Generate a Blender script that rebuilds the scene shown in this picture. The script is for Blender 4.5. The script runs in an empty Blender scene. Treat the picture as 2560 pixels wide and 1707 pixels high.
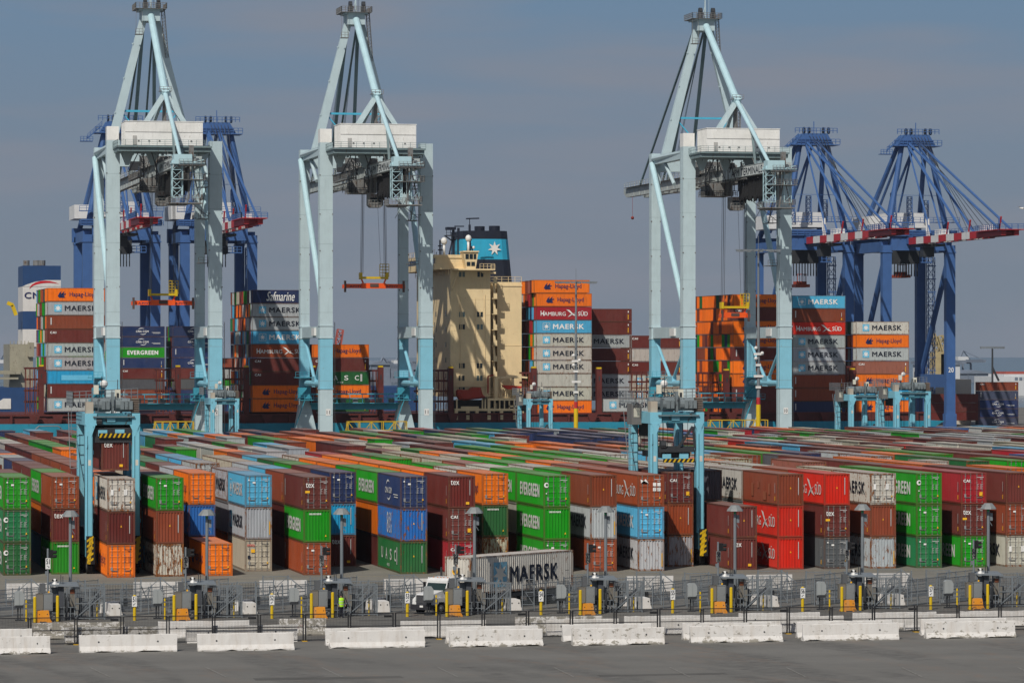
import bpy, math, random
from mathutils import Vector, Matrix, Euler
S = bpy.context.scene
COL = S.collection
R = math.radians
# ------------------------------------------------------------------ camera, sky, sun
F, TH, YH, H = 9491.24, 0.20072, 884.7, 19.508
cam = bpy.data.cameras.new('camera'); co = bpy.data.objects.new('camera', cam); COL.objects.link(co)
co.location = (0, 0, H); co.rotation_euler = (R(90), 0, -TH)
cam.sensor_width = 36; cam.lens = F / 2560 * 36; cam.shift_y = (YH - 853.5) / 2560
cam.clip_start = 1; cam.clip_end = 30000
S.camera = co
SUN = Vector((-1.7, -2.6, 3.1)).normalized()
W = bpy.data.worlds.new("World"); S.world = W; W.use_nodes = True
nt = W.node_tree; nt.nodes.clear()
N = nt.nodes.new; LK = nt.links.new
sky = N('ShaderNodeTexSky'); sky.sky_type = 'NISHITA'; sky.sun_disc = False
sky.sun_elevation = math.asin(SUN.z); sky.sun_rotation = math.atan2(SUN.x, SUN.y) % (2 * math.pi)
sky.air_density = 1.0; sky.dust_density = 2.0
tc = N('ShaderNodeTexCoord'); sp = N('ShaderNodeSeparateXYZ'); LK(tc.outputs['Generated'], sp.inputs[0])
ramp = N('ShaderNodeValToRGB'); LK(sp.outputs['Z'], ramp.inputs[0])
e = ramp.color_ramp.elements
e[0].position = 0.0; e[0].color = (.172, .207, .256, 1)
e[1].position = .10; e[1].color = (.130, .215, .320, 1)
x = e.new(.03); x.color = (.170, .208, .262, 1)
x = e.new(.06); x.color = (.158, .212, .282, 1)
mp = N('ShaderNodeMapping'); mp.inputs['Scale'].default_value = (5, 5, 38); LK(tc.outputs['Generated'], mp.inputs[0])
nz = N('ShaderNodeTexNoise'); nz.inputs['Scale'].default_value = 1.6; nz.inputs['Detail'].default_value = 4; LK(mp.outputs[0], nz.inputs[0])
cr = N('ShaderNodeMapRange'); cr.inputs[1].default_value = .42; cr.inputs[2].default_value = .68; cr.inputs[4].default_value = .9; LK(nz.outputs[0], cr.inputs[0])
cm = N('ShaderNodeMix'); cm.data_type = 'RGBA'; LK(cr.outputs[0], cm.inputs[0]); LK(ramp.outputs[0], cm.inputs[6]); cm.inputs[7].default_value = (.202, .222, .268, 1)
g10 = N('ShaderNodeVectorMath'); g10.operation = 'SCALE'; g10.inputs[3].default_value = 1.11 / .06; LK(cm.outputs[2], g10.inputs[0])
mr = N('ShaderNodeMapRange'); mr.inputs[1].default_value = .1; mr.inputs[2].default_value = .35; LK(sp.outputs['Z'], mr.inputs[0])
mx = N('ShaderNodeMix'); mx.data_type = 'RGBA'; LK(mr.outputs[0], mx.inputs[0]); LK(g10.outputs[0], mx.inputs[6]); LK(sky.outputs[0], mx.inputs[7])
bg = N('ShaderNodeBackground'); bg.inputs[1].default_value = .06; LK(mx.outputs[2], bg.inputs[0])
wo = N('ShaderNodeOutputWorld'); LK(bg.outputs[0], wo.inputs[0])
sl = bpy.data.lights.new('sun', 'SUN'); sl.energy = 3.5; sl.angle = R(.5); sl.color = (1, .95, .87)
so = bpy.data.objects.new('sun', sl); COL.objects.link(so); so.rotation_euler = (-SUN).to_track_quat('-Z', 'Y').to_euler()
S.view_settings.view_transform = 'Standard'; S.view_settings.look = 'None'; S.view_settings.exposure = 0; S.view_settings.gamma = 1
S.cycles.max_bounces = 5; S.cycles.diffuse_bounces = 2; S.cycles.glossy_bounces = 2; S.cycles.volume_bounces = 0
S.cycles.use_denoising = True

def at(px, py, Y):
    X = Y * math.tan(TH + math.atan((px - 1280) / F))
    zc = Y * math.cos(TH) + X * math.sin(TH)
    return Vector((X, Y, H - (py - YH) * zc / F))
def gnd(px, py, z=0):
    zc = F * (H - z) / (py - YH); xc = (px - 1280) / F * zc
    return Vector((xc * math.cos(TH) + zc * math.sin(TH), -xc * math.sin(TH) + zc * math.cos(TH), z))
def proj(p):
    xc = p[0] * math.cos(TH) - p[1] * math.sin(TH); zc = p[0] * math.sin(TH) + p[1] * math.cos(TH)
    return 1280 + F * xc / zc, YH + F * (H - p[2]) / zc
def xat(px, Y): return at(px, 0, Y).x

# ------------------------------------------------------------------ materials
MATS = {}
def nodes(name):
    m = bpy.data.materials.new(name); m.use_nodes = True; t = m.node_tree; t.nodes.clear()
    o = t.nodes.new('ShaderNodeOutputMaterial'); b = t.nodes.new('ShaderNodeBsdfPrincipled'); t.links.new(b.outputs[0], o.inputs[0])
    return m, t, b
def noise(t, scale, detail=4, vec=None, rough=.6, sc3=None):
    n = t.nodes.new('ShaderNodeTexNoise'); n.inputs['Scale'].default_value = scale; n.inputs['Detail'].default_value = detail; n.inputs['Roughness'].default_value = rough
    if vec is not None:
        if sc3:
            mpn = t.nodes.new('ShaderNodeMapping'); mpn.inputs['Scale'].default_value = sc3; t.links.new(vec, mpn.inputs[0]); vec = mpn.outputs[0]
        t.links.new(vec, n.inputs[0])
    return n.outputs[0]
def mrange(t, v, a, b, c=0, d=1):
    n = t.nodes.new('ShaderNodeMapRange'); t.links.new(v, n.inputs[0])
    for k, q in zip((1, 2, 3, 4), (a, b, c, d)):
        if hasattr(q, 'links') or not isinstance(q, (int, float)): t.links.new(q, n.inputs[k])
        else: n.inputs[k].default_value = q
    return n.outputs[0]
def mixc(t, fac, a, b, mode='MIX'):
    n = t.nodes.new('ShaderNodeMix'); n.data_type = 'RGBA'; n.blend_type = mode
    for k, q in zip((0, 6, 7), (fac, a, b)):
        if isinstance(q, (int, float)): n.inputs[k].default_value = q
        elif isinstance(q, tuple): n.inputs[k].default_value = (*q[:3], 1)
        else: t.links.new(q, n.inputs[k])
    return n.outputs[2]
def mathn(t, op, a, b):
    n = t.nodes.new('ShaderNodeMath'); n.operation = op
    for k, q in zip((0, 1), (a, b)):
        if isinstance(q, (int, float)): n.inputs[k].default_value = q
        else: t.links.new(q, n.inputs[k])
    return n.outputs[0]
def pm(name, rgb, rough=.55, var=.18, wear=0, wearc=(.13, .055, .025), sc=1.0, metal=0):
    """painted/plain surface with mottling and, if wear>0, streaked patches of wearc"""
    if name in MATS: return MATS[name]
    m, t, b = nodes(name)
    c = t.nodes.new('ShaderNodeTexCoord').outputs['Object']
    n1 = noise(t, .35 * sc, 5, c)
    dark = tuple(v * (1 - var) for v in rgb); lite = tuple(min(1, v * (1 + var)) for v in rgb)
    col = mixc(t, mrange(t, n1, .3, .7), dark, lite)
    n3 = noise(t, 1.3 * sc, 5, c, .7, (1, 1, .18))
    col = mixc(t, mrange(t, n3, .5, .8, 0, .35), col, tuple(v * .55 + .02 for v in rgb))
    n4 = noise(t, 6 * sc, 5, c, .8, (1, 1, .08)); col = mixc(t, mrange(t, n4, .6, .74, 0, .3), col, tuple(v * .5 + .03 for v in rgb))
    if wear:
        n2 = noise(t, 2.2 * sc, 6, c, .75, (1, 1, .35))
        col = mixc(t, mrange(t, n2, .66 - wear * .3, .7 - wear * .3), col, wearc)
    t.links.new(col, b.inputs['Base Color']); b.inputs['Roughness'].default_value = rough; b.inputs['Specular IOR Level'].default_value = .3; b.inputs['Metallic'].default_value = metal
    MATS[name] = m; return m
def paint_mat(name, src, roof=False, frame=False):
    m, t, b = nodes(name)
    c = t.nodes.new('ShaderNodeTexCoord').outputs['Object']
    if src == 'obj':
        oi = t.nodes.new('ShaderNodeObjectInfo'); colr = oi.outputs['Color']; al = oi.outputs['Alpha']
        add = t.nodes.new('ShaderNodeVectorMath'); add.operation = 'MULTIPLY_ADD'
        cmb = t.nodes.new('ShaderNodeCombineXYZ')
        for k in range(3): t.links.new(oi.outputs['Random'], cmb.inputs[k])
        t.links.new(cmb.outputs[0], add.inputs[0]); add.inputs[1].default_value = (91, 57, 33); t.links.new(c, add.inputs[2]); c = add.outputs[0]
    else:
        a = t.nodes.new('ShaderNodeAttribute'); a.attribute_name = 'Col'; colr = a.outputs['Color']; al = a.outputs['Alpha']
    n1 = noise(t, .28, 5, c)
    col = mixc(t, mrange(t, n1, .3, .72, 0, .22), colr, mixc(t, .4, colr, (.30, .25, .20)))
    n4 = noise(t, 3.0, 5, c, .7, (1, 1, .12))
    col = mixc(t, mrange(t, n4, .5, .75, 0, .6), col, mixc(t, .62, colr, (.03, .02, .015)))
    if roof:
        col = mixc(t, .27, col, (.42, .34, .29))
        n5 = noise(t, .55, 6, c, .75)
        col = mixc(t, mrange(t, n5, .46, .66, 0, .5), col, (.24, .18, .14)); n9 = noise(t, .9, 5, c, .8, (1, 2.5, 1)); col = mixc(t, mrange(t, n9, .56, .66, 0, .4), col, (.38, .33, .28))
    if frame:
        col = mixc(t, .5, col, (.10, .05, .03))
    n7 = noise(t, 5.5, 6, c, .8, (1, 1, .6)); col = mixc(t, mrange(t, n7, .62, .72, 0, .24), col, mixc(t, .5, colr, (.42, .38, .33)))
    n8 = noise(t, 7, 6, c, .85, (.25, .25, 1)); col = mixc(t, mrange(t, n8, .64, .7, 0, .45), col, mixc(t, .6, colr, (.05, .03, .02)))
    # rust: streaked patches whose amount is the object's alpha
    n2 = noise(t, 4.2, 8, c, .74, (1, 1, .3))
    th = mrange(t, al, 0, 1, .70 if not frame else .60, .45 if not frame else .38)
    th2 = mathn(t, 'ADD', th, .04)
    rm = mrange(t, n2, th, th2)
    n6 = noise(t, 9, 3, c)
    rust = mixc(t, mrange(t, n6, .35, .65), (.075, .028, .014), (.30, .115, .035))
    col = mixc(t, rm, col, rust)
    t.links.new(col, b.inputs['Base Color'])
    t.links.new(mrange(t, n1, .3, .7, .45, .7), b.inputs['Roughness']); b.inputs['Specular IOR Level'].default_value = .22
    MATS[name] = m; return m
P_PAINT = paint_mat('container_paint', 'obj'); P_FRAME = paint_mat('container_frame', 'obj', frame=True); P_ROOF = paint_mat('container_roof', 'obj', roof=True)
A_PAINT = paint_mat('container_paint_far', 'attr'); A_ROOF = paint_mat('container_roof_far', 'attr', roof=True)
WHITE = pm('white_lettering', (.78, .77, .74), .6, .06); BLACK = pm('dark_lettering', (.012, .016, .03), .6, .1); NAVYT = pm('navy_lettering', (.015, .02, .09), .6, .1)
SKYB = pm('pale_blue_square', (.13, .47, .68), .6, .06); REDT = pm('red_lettering', (.65, .02, .02), .6, .1); YELT = pm('yellow_label', (.85, .45, .02), .6, .1)
GREYT = pm('grey_plate', (.25, .25, .25), .6, .1); OLDW = pm('worn_cream_lettering', (.62, .58, .50), .7, .15); CLNW = pm('faded_white_lettering', (.5, .5, .49), .7, .1)
GALV = pm('galvanised_steel', (.17, .19, .205), .5, .15, .2, (.07, .065, .06)); DKST = pm('dark_steel', (.035, .038, .042), .5, .2); BLK = pm('black_rubber', (.012, .012, .013), .8, .2)
BARST = pm('locking_bar_steel', (.20, .195, .19), .5, .2, .25, (.10, .05, .03))

# ------------------------------------------------------------------ mesh builder
class MB:
    def __init__(s): s.v = []; s.f = []; s.m = []; s.c = []; s.cur = None
    def add(s, vs, fs, m=0):
        b = len(s.v); s.v += [tuple(v) for v in vs]
        for f in fs: s.f.append(tuple(b + i for i in f)); s.m.append(m); s.c.append(s.cur)
    def box(s, x0, x1, y0, y1, z0, z1, m=0):
        v = [(x, y, z) for z in (z0, z1) for y in (y0, y1) for x in (x0, x1)]
        s.add(v, [(0, 2, 3, 1), (4, 5, 7, 6), (0, 1, 5, 4), (2, 6, 7, 3), (0, 4, 6, 2), (1, 3, 7, 5)], m); return s
    def bar(s, a, b, w, h=None, m=0, up=(0, 0, 1)):
        a = Vector(a); b = Vector(b); d = (b - a); h = h or w
        if d.length < 1e-6: return s
        d.normalize(); u = Vector(up)
        if abs(d.dot(u)) > .99: u = Vector((0, 1, 0))
        r = d.cross(u).normalized() * w / 2; u = r.cross(d).normalized() * h / 2
        v = [a - r - u, a + r - u, a + r + u, a - r + u, b - r - u, b + r - u, b + r + u, b - r + u]
        s.add(v, [(0, 3, 2, 1), (4, 5, 6, 7), (0, 1, 5, 4), (1, 2, 6, 5), (2, 3, 7, 6), (3, 0, 4, 7)], m); return s
    def tube(s, a, b, r, n=8, m=0, r2=None, cap=True):
        a = Vector(a); b = Vector(b); d = b - a; r2 = r if r2 is None else r2
        if d.length < 1e-6: return s
        d.normalize(); u = Vector((0, 0, 1)) if abs(d.z) < .95 else Vector((1, 0, 0))
        p = d.cross(u).normalized(); q = p.cross(d)
        v = [a + (p * math.cos(t) + q * math.sin(t)) * r for t in (2 * math.pi * i / n for i in range(n))] + [b + (p * math.cos(t) + q * math.sin(t)) * r2 for t in (2 * math.pi * i / n for i in range(n))]
        f = [(i, i + n, (i + 1) % n + n, (i + 1) % n) for i in range(n)]
        if cap: f += [tuple(range(n)), tuple(range(2 * n - 1, n - 1, -1))]
        s.add(v, f, m); return s
    def prism(s, pts, a, b, axis='y', m=0):
        """pts: 2D outline, extruded from a to b along axis (x: pts=(y,z); y: pts=(x,z); z: pts=(x,y))"""
        n = len(pts)
        def P(p, w): return (w, p[0], p[1]) if axis == 'x' else (p[0], w, p[1]) if axis == 'y' else (p[0], p[1], w)
        v = [P(p, a) for p in pts] + [P(p, b) for p in pts]
        f = [tuple(range(n)), tuple(range(2 * n - 1, n - 1, -1))] + [(i, i + n, (i + 1) % n + n, (i + 1) % n) for i in range(n)]
        s.add(v, f, m); return s
    def path(s, pts, r, n=6, m=0):
        for a, b in zip(pts, pts[1:]): s.tube(a, b, r, n, m)
        return s
    def ball(s, c, r, m=0, n=10, sz=1):
        c = Vector(c); v = []; f = []; k = n // 2
        for i in range(k + 1):
            a = math.pi * i / k
            for j in range(n): q = 2 * math.pi * j / n; v.append(c + Vector((math.sin(a) * math.cos(q) * r, math.sin(a) * math.sin(q) * r, math.cos(a) * r * sz)))
        for i in range(k):
            for j in range(n): f.append((i * n + j, (i + 1) * n + j, (i + 1) * n + (j + 1) % n, i * n + (j + 1) % n))
        s.add(v, f, m); return s
    def rail(s, pts, h=1.1, r=.03, step=1.5, n=4, m=0, mids=1):
        """handrail: posts, top and mid rails along a polyline"""
        for a, b in zip(pts, pts[1:]):
            a = Vector(a); b = Vector(b); L = (b - a).length; k = max(1, round(L / step)); z = Vector((0, 0, 1))
            for i in range(k + 1): p = a.lerp(b, i / k); s.bar(p, p + z * h, r * 2, m=m)
            for j in range(mids + 1): q = h * (j + 1) / (mids + 1); s.bar(a + z * q, b + z * q, r * 1.7, m=m)
        return s
    def lattice(s, a, b, w, d, r=.08, step=None, m=0):
        """square lattice mast/boom from a to b, cross-section w x d"""
        a = Vector(a); b = Vector(b); D = (b - a); L = D.length; D.normalize(); u = Vector((0, 0, 1)) if abs(D.z) < .9 else Vector((0, 1, 0))
        p = D.cross(u).normalized() * w / 2; q = p.cross(D).normalized() * d / 2; cs = [p + q, p - q, -p - q, -p + q]
        k = max(1, round(L / (step or max(w, d))))
        for c in cs: s.bar(a + c, b + c, r * 1.6, m=m)
        for i in range(k + 1):
            o = a + D * (L * i / k)
            for j in range(4):
                s.bar(o + cs[j], o + cs[(j + 1) % 4], r, m=m)
                if i < k: o2 = a + D * (L * (i + 1) / k); s.bar(o + cs[j], o2 + cs[(j + 1) % 4], r, m=m)
        return s
    def mesh(s, name, mats, org=None, smooth=False):
        me = bpy.data.meshes.new(name)
        vs = s.v if org is None else [(v[0] - org[0], v[1] - org[1], v[2] - org[2]) for v in s.v]
        me.from_pydata(vs, [], s.f)
        for m in (mats if isinstance(mats, (list, tuple)) else [mats]): me.materials.append(m)
        me.polygons.foreach_set('material_index', s.m)
        if any(c is not None for c in s.c):
            ca = me.color_attributes.new('Col', 'FLOAT_COLOR', 'CORNER'); buf = []
            for f, c in zip(s.f, s.c): buf += list(c or (1, 1, 1, 0)) * len(f)
            ca.data.foreach_set('color', buf)
        if smooth: me.polygons.foreach_set('use_smooth', [True] * len(s.f))
        me.update(); return me
def link(name, data, parent=None, loc=(0, 0, 0), rot=(0, 0, 0)):
    o = bpy.data.objects.new(name, data); COL.objects.link(o); o.parent = parent; o.location = loc; o.rotation_euler = rot; return o
def tag(o, label=None, cat=None, group=None, kind=None):
    if label: o['label'] = label
    if cat: o['category'] = cat
    if group: o['group'] = group
    if kind: o['kind'] = kind
    return o
def thing(name, label, cat, loc=(0, 0, 0), rz=0, group=None): return tag(link(name, None, None, loc, (0, 0, rz)), label, cat, group)
def part(name, mb, mats, parent, world=True, smooth=False):
    """mesh part; vertices in world coordinates (parent unrotated) unless world=False"""
    org = None
    if world and parent is not None:
        q = parent; org = Vector((0, 0, 0))
        while q is not None: org += q.location; q = q.parent
    return link(name, mb.mesh(name, mats, org, smooth), parent)
def copy_tree(o, parent=None):
    c = o.copy(); COL.objects.link(c); c.parent = parent
    for ch in CH.get(o.name, None) or [q for q in bpy.data.objects if q.parent == o]: copy_tree(ch, c)
    return c
CH = {}
def remember(o):
    CH[o.name] = [q for q in bpy.data.objects if q.parent == o]
    for q in CH[o.name]: remember(q)
    if not CH[o.name]: CH[o.name] = []
def copy_of(o, loc, rz=None, label=None, group=None, scale=None):
    if o.name not in CH: remember(o)
    def rec(a, p):
        c = a.copy(); COL.objects.link(c); c.parent = p
        for ch in CH[a.name]: rec(ch, c)
        return c
    r = rec(o, None); r.location = loc
    if rz is not None: r.rotation_euler = (0, 0, rz)
    if scale: r.scale = scale
    if label: r['label'] = label
    if group: r['group'] = group
    return r
ORD = 'zeroth first second third fourth fifth sixth seventh eighth ninth tenth eleventh twelfth thirteenth fourteenth fifteenth sixteenth seventeenth eighteenth nineteenth twentieth twenty-first twenty-second twenty-third twenty-fourth twenty-fifth twenty-sixth twenty-seventh twenty-eighth twenty-ninth thirtieth thirty-first thirty-second thirty-third thirty-fourth thirty-fifth thirty-sixth thirty-seventh thirty-eighth thirty-ninth fortieth forty-first forty-second forty-third forty-fourth forty-fifth'.split()

# ------------------------------------------------------------------ text and emblems (flat designs in x,y; size in metres)
_tx = {}
def text_geo(s, bold=.02, shear=0):
    k = (s, bold, shear)
    if k not in _tx:
        cu = bpy.data.curves.new('t', 'FONT'); cu.body = s; cu.space_character = 1.0 + bold * 3.5; cu.shear = shear; cu.resolution_u = 3
        o = bpy.data.objects.new('t', cu); COL.objects.link(o)
        me = bpy.data.meshes.new_from_object(o)
        vs = [tuple(v.co[:2]) for v in me.vertices]; fs = [tuple(p.vertices) for p in me.polygons]
        bpy.data.objects.remove(o); bpy.data.curves.remove(cu); bpy.data.meshes.remove(me)
        x0 = min(v[0] for v in vs); x1 = max(v[0] for v in vs); y0 = min(v[1] for v in vs); y1 = max(v[1] for v in vs)
        _tx[k] = ([((v[0] - x0) / (x1 - x0), (v[1] - y0) / (y1 - y0)) for v in vs], fs)
    return _tx[k]
def T(mb, s, x0, x1, y0, y1, m=0, bold=.02, shear=0, z=0):
    vs, fs = text_geo(s, bold, shear)
    d = bold * 2.6 * (y1 - y0)
    for q, (ox, oy) in enumerate(((0, 0), (d, 0), (d * .5, d * .35), (d * .5, -d * .35)) if bold > .015 else ((0, 0), (d, 0))): mb.add([(x0 + v[0] * (x1 - x0 - d) + ox, y0 + v[1] * (y1 - y0) + oy, z + q * .0015) for v in vs], fs, m)
def Q(mb, x0, x1, y0, y1, m=0, z=0): mb.add([(x0, y0, z), (x1, y0, z), (x1, y1, z), (x0, y1, z)], [(0, 1, 2, 3)], m)
def G(mb, pts, m=0, z=0): mb.add([(x, y, z) for x, y in pts], [tuple(range(len(pts)))], m)
def star(mb, cx, cy, r, m=0, z=0, n=7, inner=.42):
    for i in range(n):
        a = math.pi / 2 + 2 * math.pi * i / n; b1 = a - math.pi / n; b2 = a + math.pi / n
        G(mb, [(cx, cy), (cx + inner * r * math.cos(b1), cy + inner * r * math.sin(b1)), (cx + r * math.cos(a), cy + r * math.sin(a)), (cx + inner * r * math.cos(b2), cy + inner * r * math.sin(b2))], m, z)
def arc(mb, cx, cy, rx, ry, a0, a1, w, m=0, n=8):
    for i in range(n):
        t0 = R(a0 + (a1 - a0) * i / n); t1 = R(a0 + (a1 - a0) * (i + 1) / n); w0 = w * math.sin(math.pi * i / n) + .01; w1 = w * math.sin(math.pi * (i + 1) / n) + .01
        G(mb, [(cx + rx * math.cos(t0), cy + ry * math.sin(t0)), (cx + rx * math.cos(t1), cy + ry * math.sin(t1)), (cx + (rx + w1) * math.cos(t1), cy + (ry + w1) * math.sin(t1)), (cx + (rx + w0) * math.cos(t0), cy + (ry + w0) * math.sin(t0))], m)
_ds = {}
def design(k):
    if k in _ds: return _ds[k]
    b = MB(); mats = [WHITE, BLACK, SKYB, NAVYT, REDT, YELT, GREYT, OLDW, CLNW]
    if k in ('maersk', 'maersk_worn'):
        Q(b, 1.5, 3.05, .72, 2.25, 2); star(b, 2.28, 1.48, .72, 0, .004); T(b, 'MAERSK', 3.7, 10.5, .95, 2.02, 1, .035)
        if k == 'maersk_worn': Q(b, 8.3, 9.4, .3, .36, 1); Q(b, .5, .8, 2.4, 2.5, 0)
    elif k == 'maersk_white':
        for q in ((1.5, 3.05, .72, .78), (1.5, 3.05, 2.19, 2.25), (1.5, 1.56, .72, 2.25), (2.99, 3.05, .72, 2.25)): Q(b, *q, 0)
        star(b, 2.28, 1.48, .62, 0); T(b, 'MAERSK', 3.7, 10.5, .95, 2.02, 0, .035)
    elif k == 'hapag':
        for dx in (0, .62):
            G(b, [(2.2 + dx, 1.1), (2.5 + dx, 1.75), (3.0 + dx, 2.2), (2.85 + dx, 1.6), (3.3 + dx, 1.75), (3.25 + dx, 1.45), (2.85 + dx, 1.35), (3.15 + dx, .85), (2.6 + dx, .75)], 3)
        T(b, 'Hapag-Lloyd', 4.7, 10.4, .78, 2.0, 3, .012)
    elif k == 'hamburg':
        T(b, 'HAMBURG', 1.0, 6.5, .9, 1.75, 0, .012); T(b, 'H', 1.0, 1.8, .9, 2.0, 0, .012)
        G(b, [(6.6, 2.3), (7.3, 2.15), (8.0, 1.45), (9.1, .75), (8.1, 1.0), (7.5, 1.55)], 0); G(b, [(6.9, .6), (7.5, 1.2), (8.9, 1.65), (7.9, 1.35), (7.4, .85)], 0, .003)
        T(b, 'SÜD', 9.2, 11.3, .9, 2.05, 0, .012)
    elif k == 'evergreen': T(b, 'EVERGREEN', 1.8, 10.4, .88, 2.0, 0, .05)
    elif k == 'cma':
        T(b, 'CMA CGM', 4.2, 7.7, 1.2, 1.72, 0, .035); arc(b, 5.9, 1.5, 1.3, .75, 60, 150, .16); arc(b, 6.0, 1.45, 1.3, .75, 240, 330, .16)
        Q(b, 8.6, 11, 1.12, 1.2, 0); Q(b, 9.0, 11, .9, .98, 0)
    elif k == 'safmarine': T(b, 'Safmarine', 3.1, 9.2, .5, 2.5, 0, .006, .35)
    elif k == 'uasc':
        for i, ch in enumerate('UASC'): T(b, ch, 2.2 + i * 2.3, 3.1 + i * 2.3, 1.0, 2.0, 0, .02)
        Q(b, 10.3, 10.7, .75, 2.3, 8); T(b, '425', 5.2, 6.6, .4, .65, 0)
    elif k == 'cai': T(b, 'CAI', .6, 1.9, 1.95, 2.4, 0, .05); Q(b, 11.3, 11.45, .5, 1.6, 5); Q(b, 11.3, 11.5, 2.0, 2.4, 0)
    elif k == 'marks_patched': mats.append(pm('repair_patch_brown', (.33, .10, .05), .6, .1)); [Q(b, x, x + w_, y, y + h_, 9) for x, w_, y, h_ in ((3.1, .8, .6, 1.2), (5.4, .5, 1.4, .6), (7.2, 1.1, .35, .8), (9.0, .6, .9, 1.0))]; Q(b, 11.2, 11.4, .4, .8, 5); Q(b, 11.25, 11.35, 1.1, 2.0, 8)
    elif k == 'marks': Q(b, .7, .95, .9, 2.4, 8); Q(b, 11.2, 11.4, .4, .8, 5); Q(b, 11.25, 11.35, 1.1, 2.0, 8)
    elif k == 'ooclred': T(b, 'O', .9, 2.2, 1.75, 2.35, 4, .05)
    elif k == 'patch': Q(b, 3.0, 9.5, .8, 1.9, 2)
    elif k == 'blob': T(b, 'F', .8, 1.1, 1.5, 2.2, 8)
    elif k == 'graffiti':
        for i, ch in enumerate('8@%'): T(b, ch, 5.2 + i * .9, 5.9 + i * .9, .5, 2.4, 0, .0)
    # end designs: 2.44 wide, 2.9 high
    elif k == 'e_tex': T(b, 'tex', .22, 1.0, 2.08, 2.5, 0, .008); Q(b, 1.93, 1.98, 1.15, 2.5, 8); Q(b, 1.6, 1.9, .33, .56, 5)
    elif k == 'e_num': Q(b, 1.93, 1.99, .95, 2.5, 8); G(b, [(1.15, 1.5), (1.3, 1.5), (1.22, 1.68)], 5)
    elif k == 'e_green':
        for i in range(11): T(b, '8517', .5 + i * .1, .57 + i * .1, 2.42, 2.57, 0) if i % 3 == 0 else Q(b, .5 + i * .1, .56 + i * .1, 2.42, 2.57, 0)
        G(b, [(1.9, .5), (2.05, .5), (1.98, .68)], 5)
    elif k == 'e_rust': Q(b, 2.2, 2.27, .4, 1.6, 5)
    elif k in ('d_std', 'd_tex', 'd_cai', 'd_oocl', 'd_disc', 'd_white', 'd_ham', 'd_orange'):
        w = 1 if k in ('d_orange', 'd_oocl') else 0
        w = w or 8
        for i in range(2): Q(b, 1.5 + .3 * i, 2.15 - .1 * i, 2.42 - i * .14, 2.47 - i * .14, w)
        for i in range(5): Q(b, 1.5, 1.5 + (.2, .12, .17, .1, .15)[i], 1.78 - i * .1, 1.81 - i * .1, w); Q(b, 1.82, 1.82 + (.28, .2, .25, .16, .22)[i], 1.78 - i * .1, 1.81 - i * .1, w)
        G(b, [(1.95, .72), (2.12, .72), (2.035, .9)], 5); Q(b, .3, .48, .62, .92, 6)
        if k == 'd_tex': T(b, 'tex', .2, .95, 1.93, 2.35, 0, .008); Q(b, .15, .55, 1.45, 1.65, 5)
        if k == 'd_cai': T(b, 'CAI', .22, .85, 2.0, 2.25, 0, .05); Q(b, 1.75, 2.05, .75, 1.1, 5)
        if k == 'd_oocl': T(b, 'OOCL', .2, .9, 2.28, 2.45, 4, .05); Q(b, .55, .9, 1.7, 2.0, 5); Q(b, .25, .5, 1.15, 1.45, 1)
        if k == 'd_white': Q(b, .3, .55, 1.4, 1.9, 0); Q(b, 1.45, 1.75, 1.4, 1.9, 0)
        if k == 'd_disc': arc(b, .3, 2.0, .12, .12, 0, 359, .14, 0, 12); Q(b, .2, .3, 1.2, 1.3, 0)
        if k == 'd_ham': G(b, [(.25, 2.45), (.6, 2.3), (1.0, 2.1), (.7, 2.5), (.5, 2.2), (.3, 2.1)], 0); [Q(b, 1.4 + i * .4, 1.7 + i * .4, 1.4 + j * .45, 1.7 + j * .45, 0) for i in (0, 1) for j in (0, 1)]
        if k == 'd_std': Q(b, .7, .95, 2.1, 2.25, 0); Q(b, .3, .42, 2.35, 2.47, 0)
    me = b.mesh('lettering', mats); _ds[k] = me; return me

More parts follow.
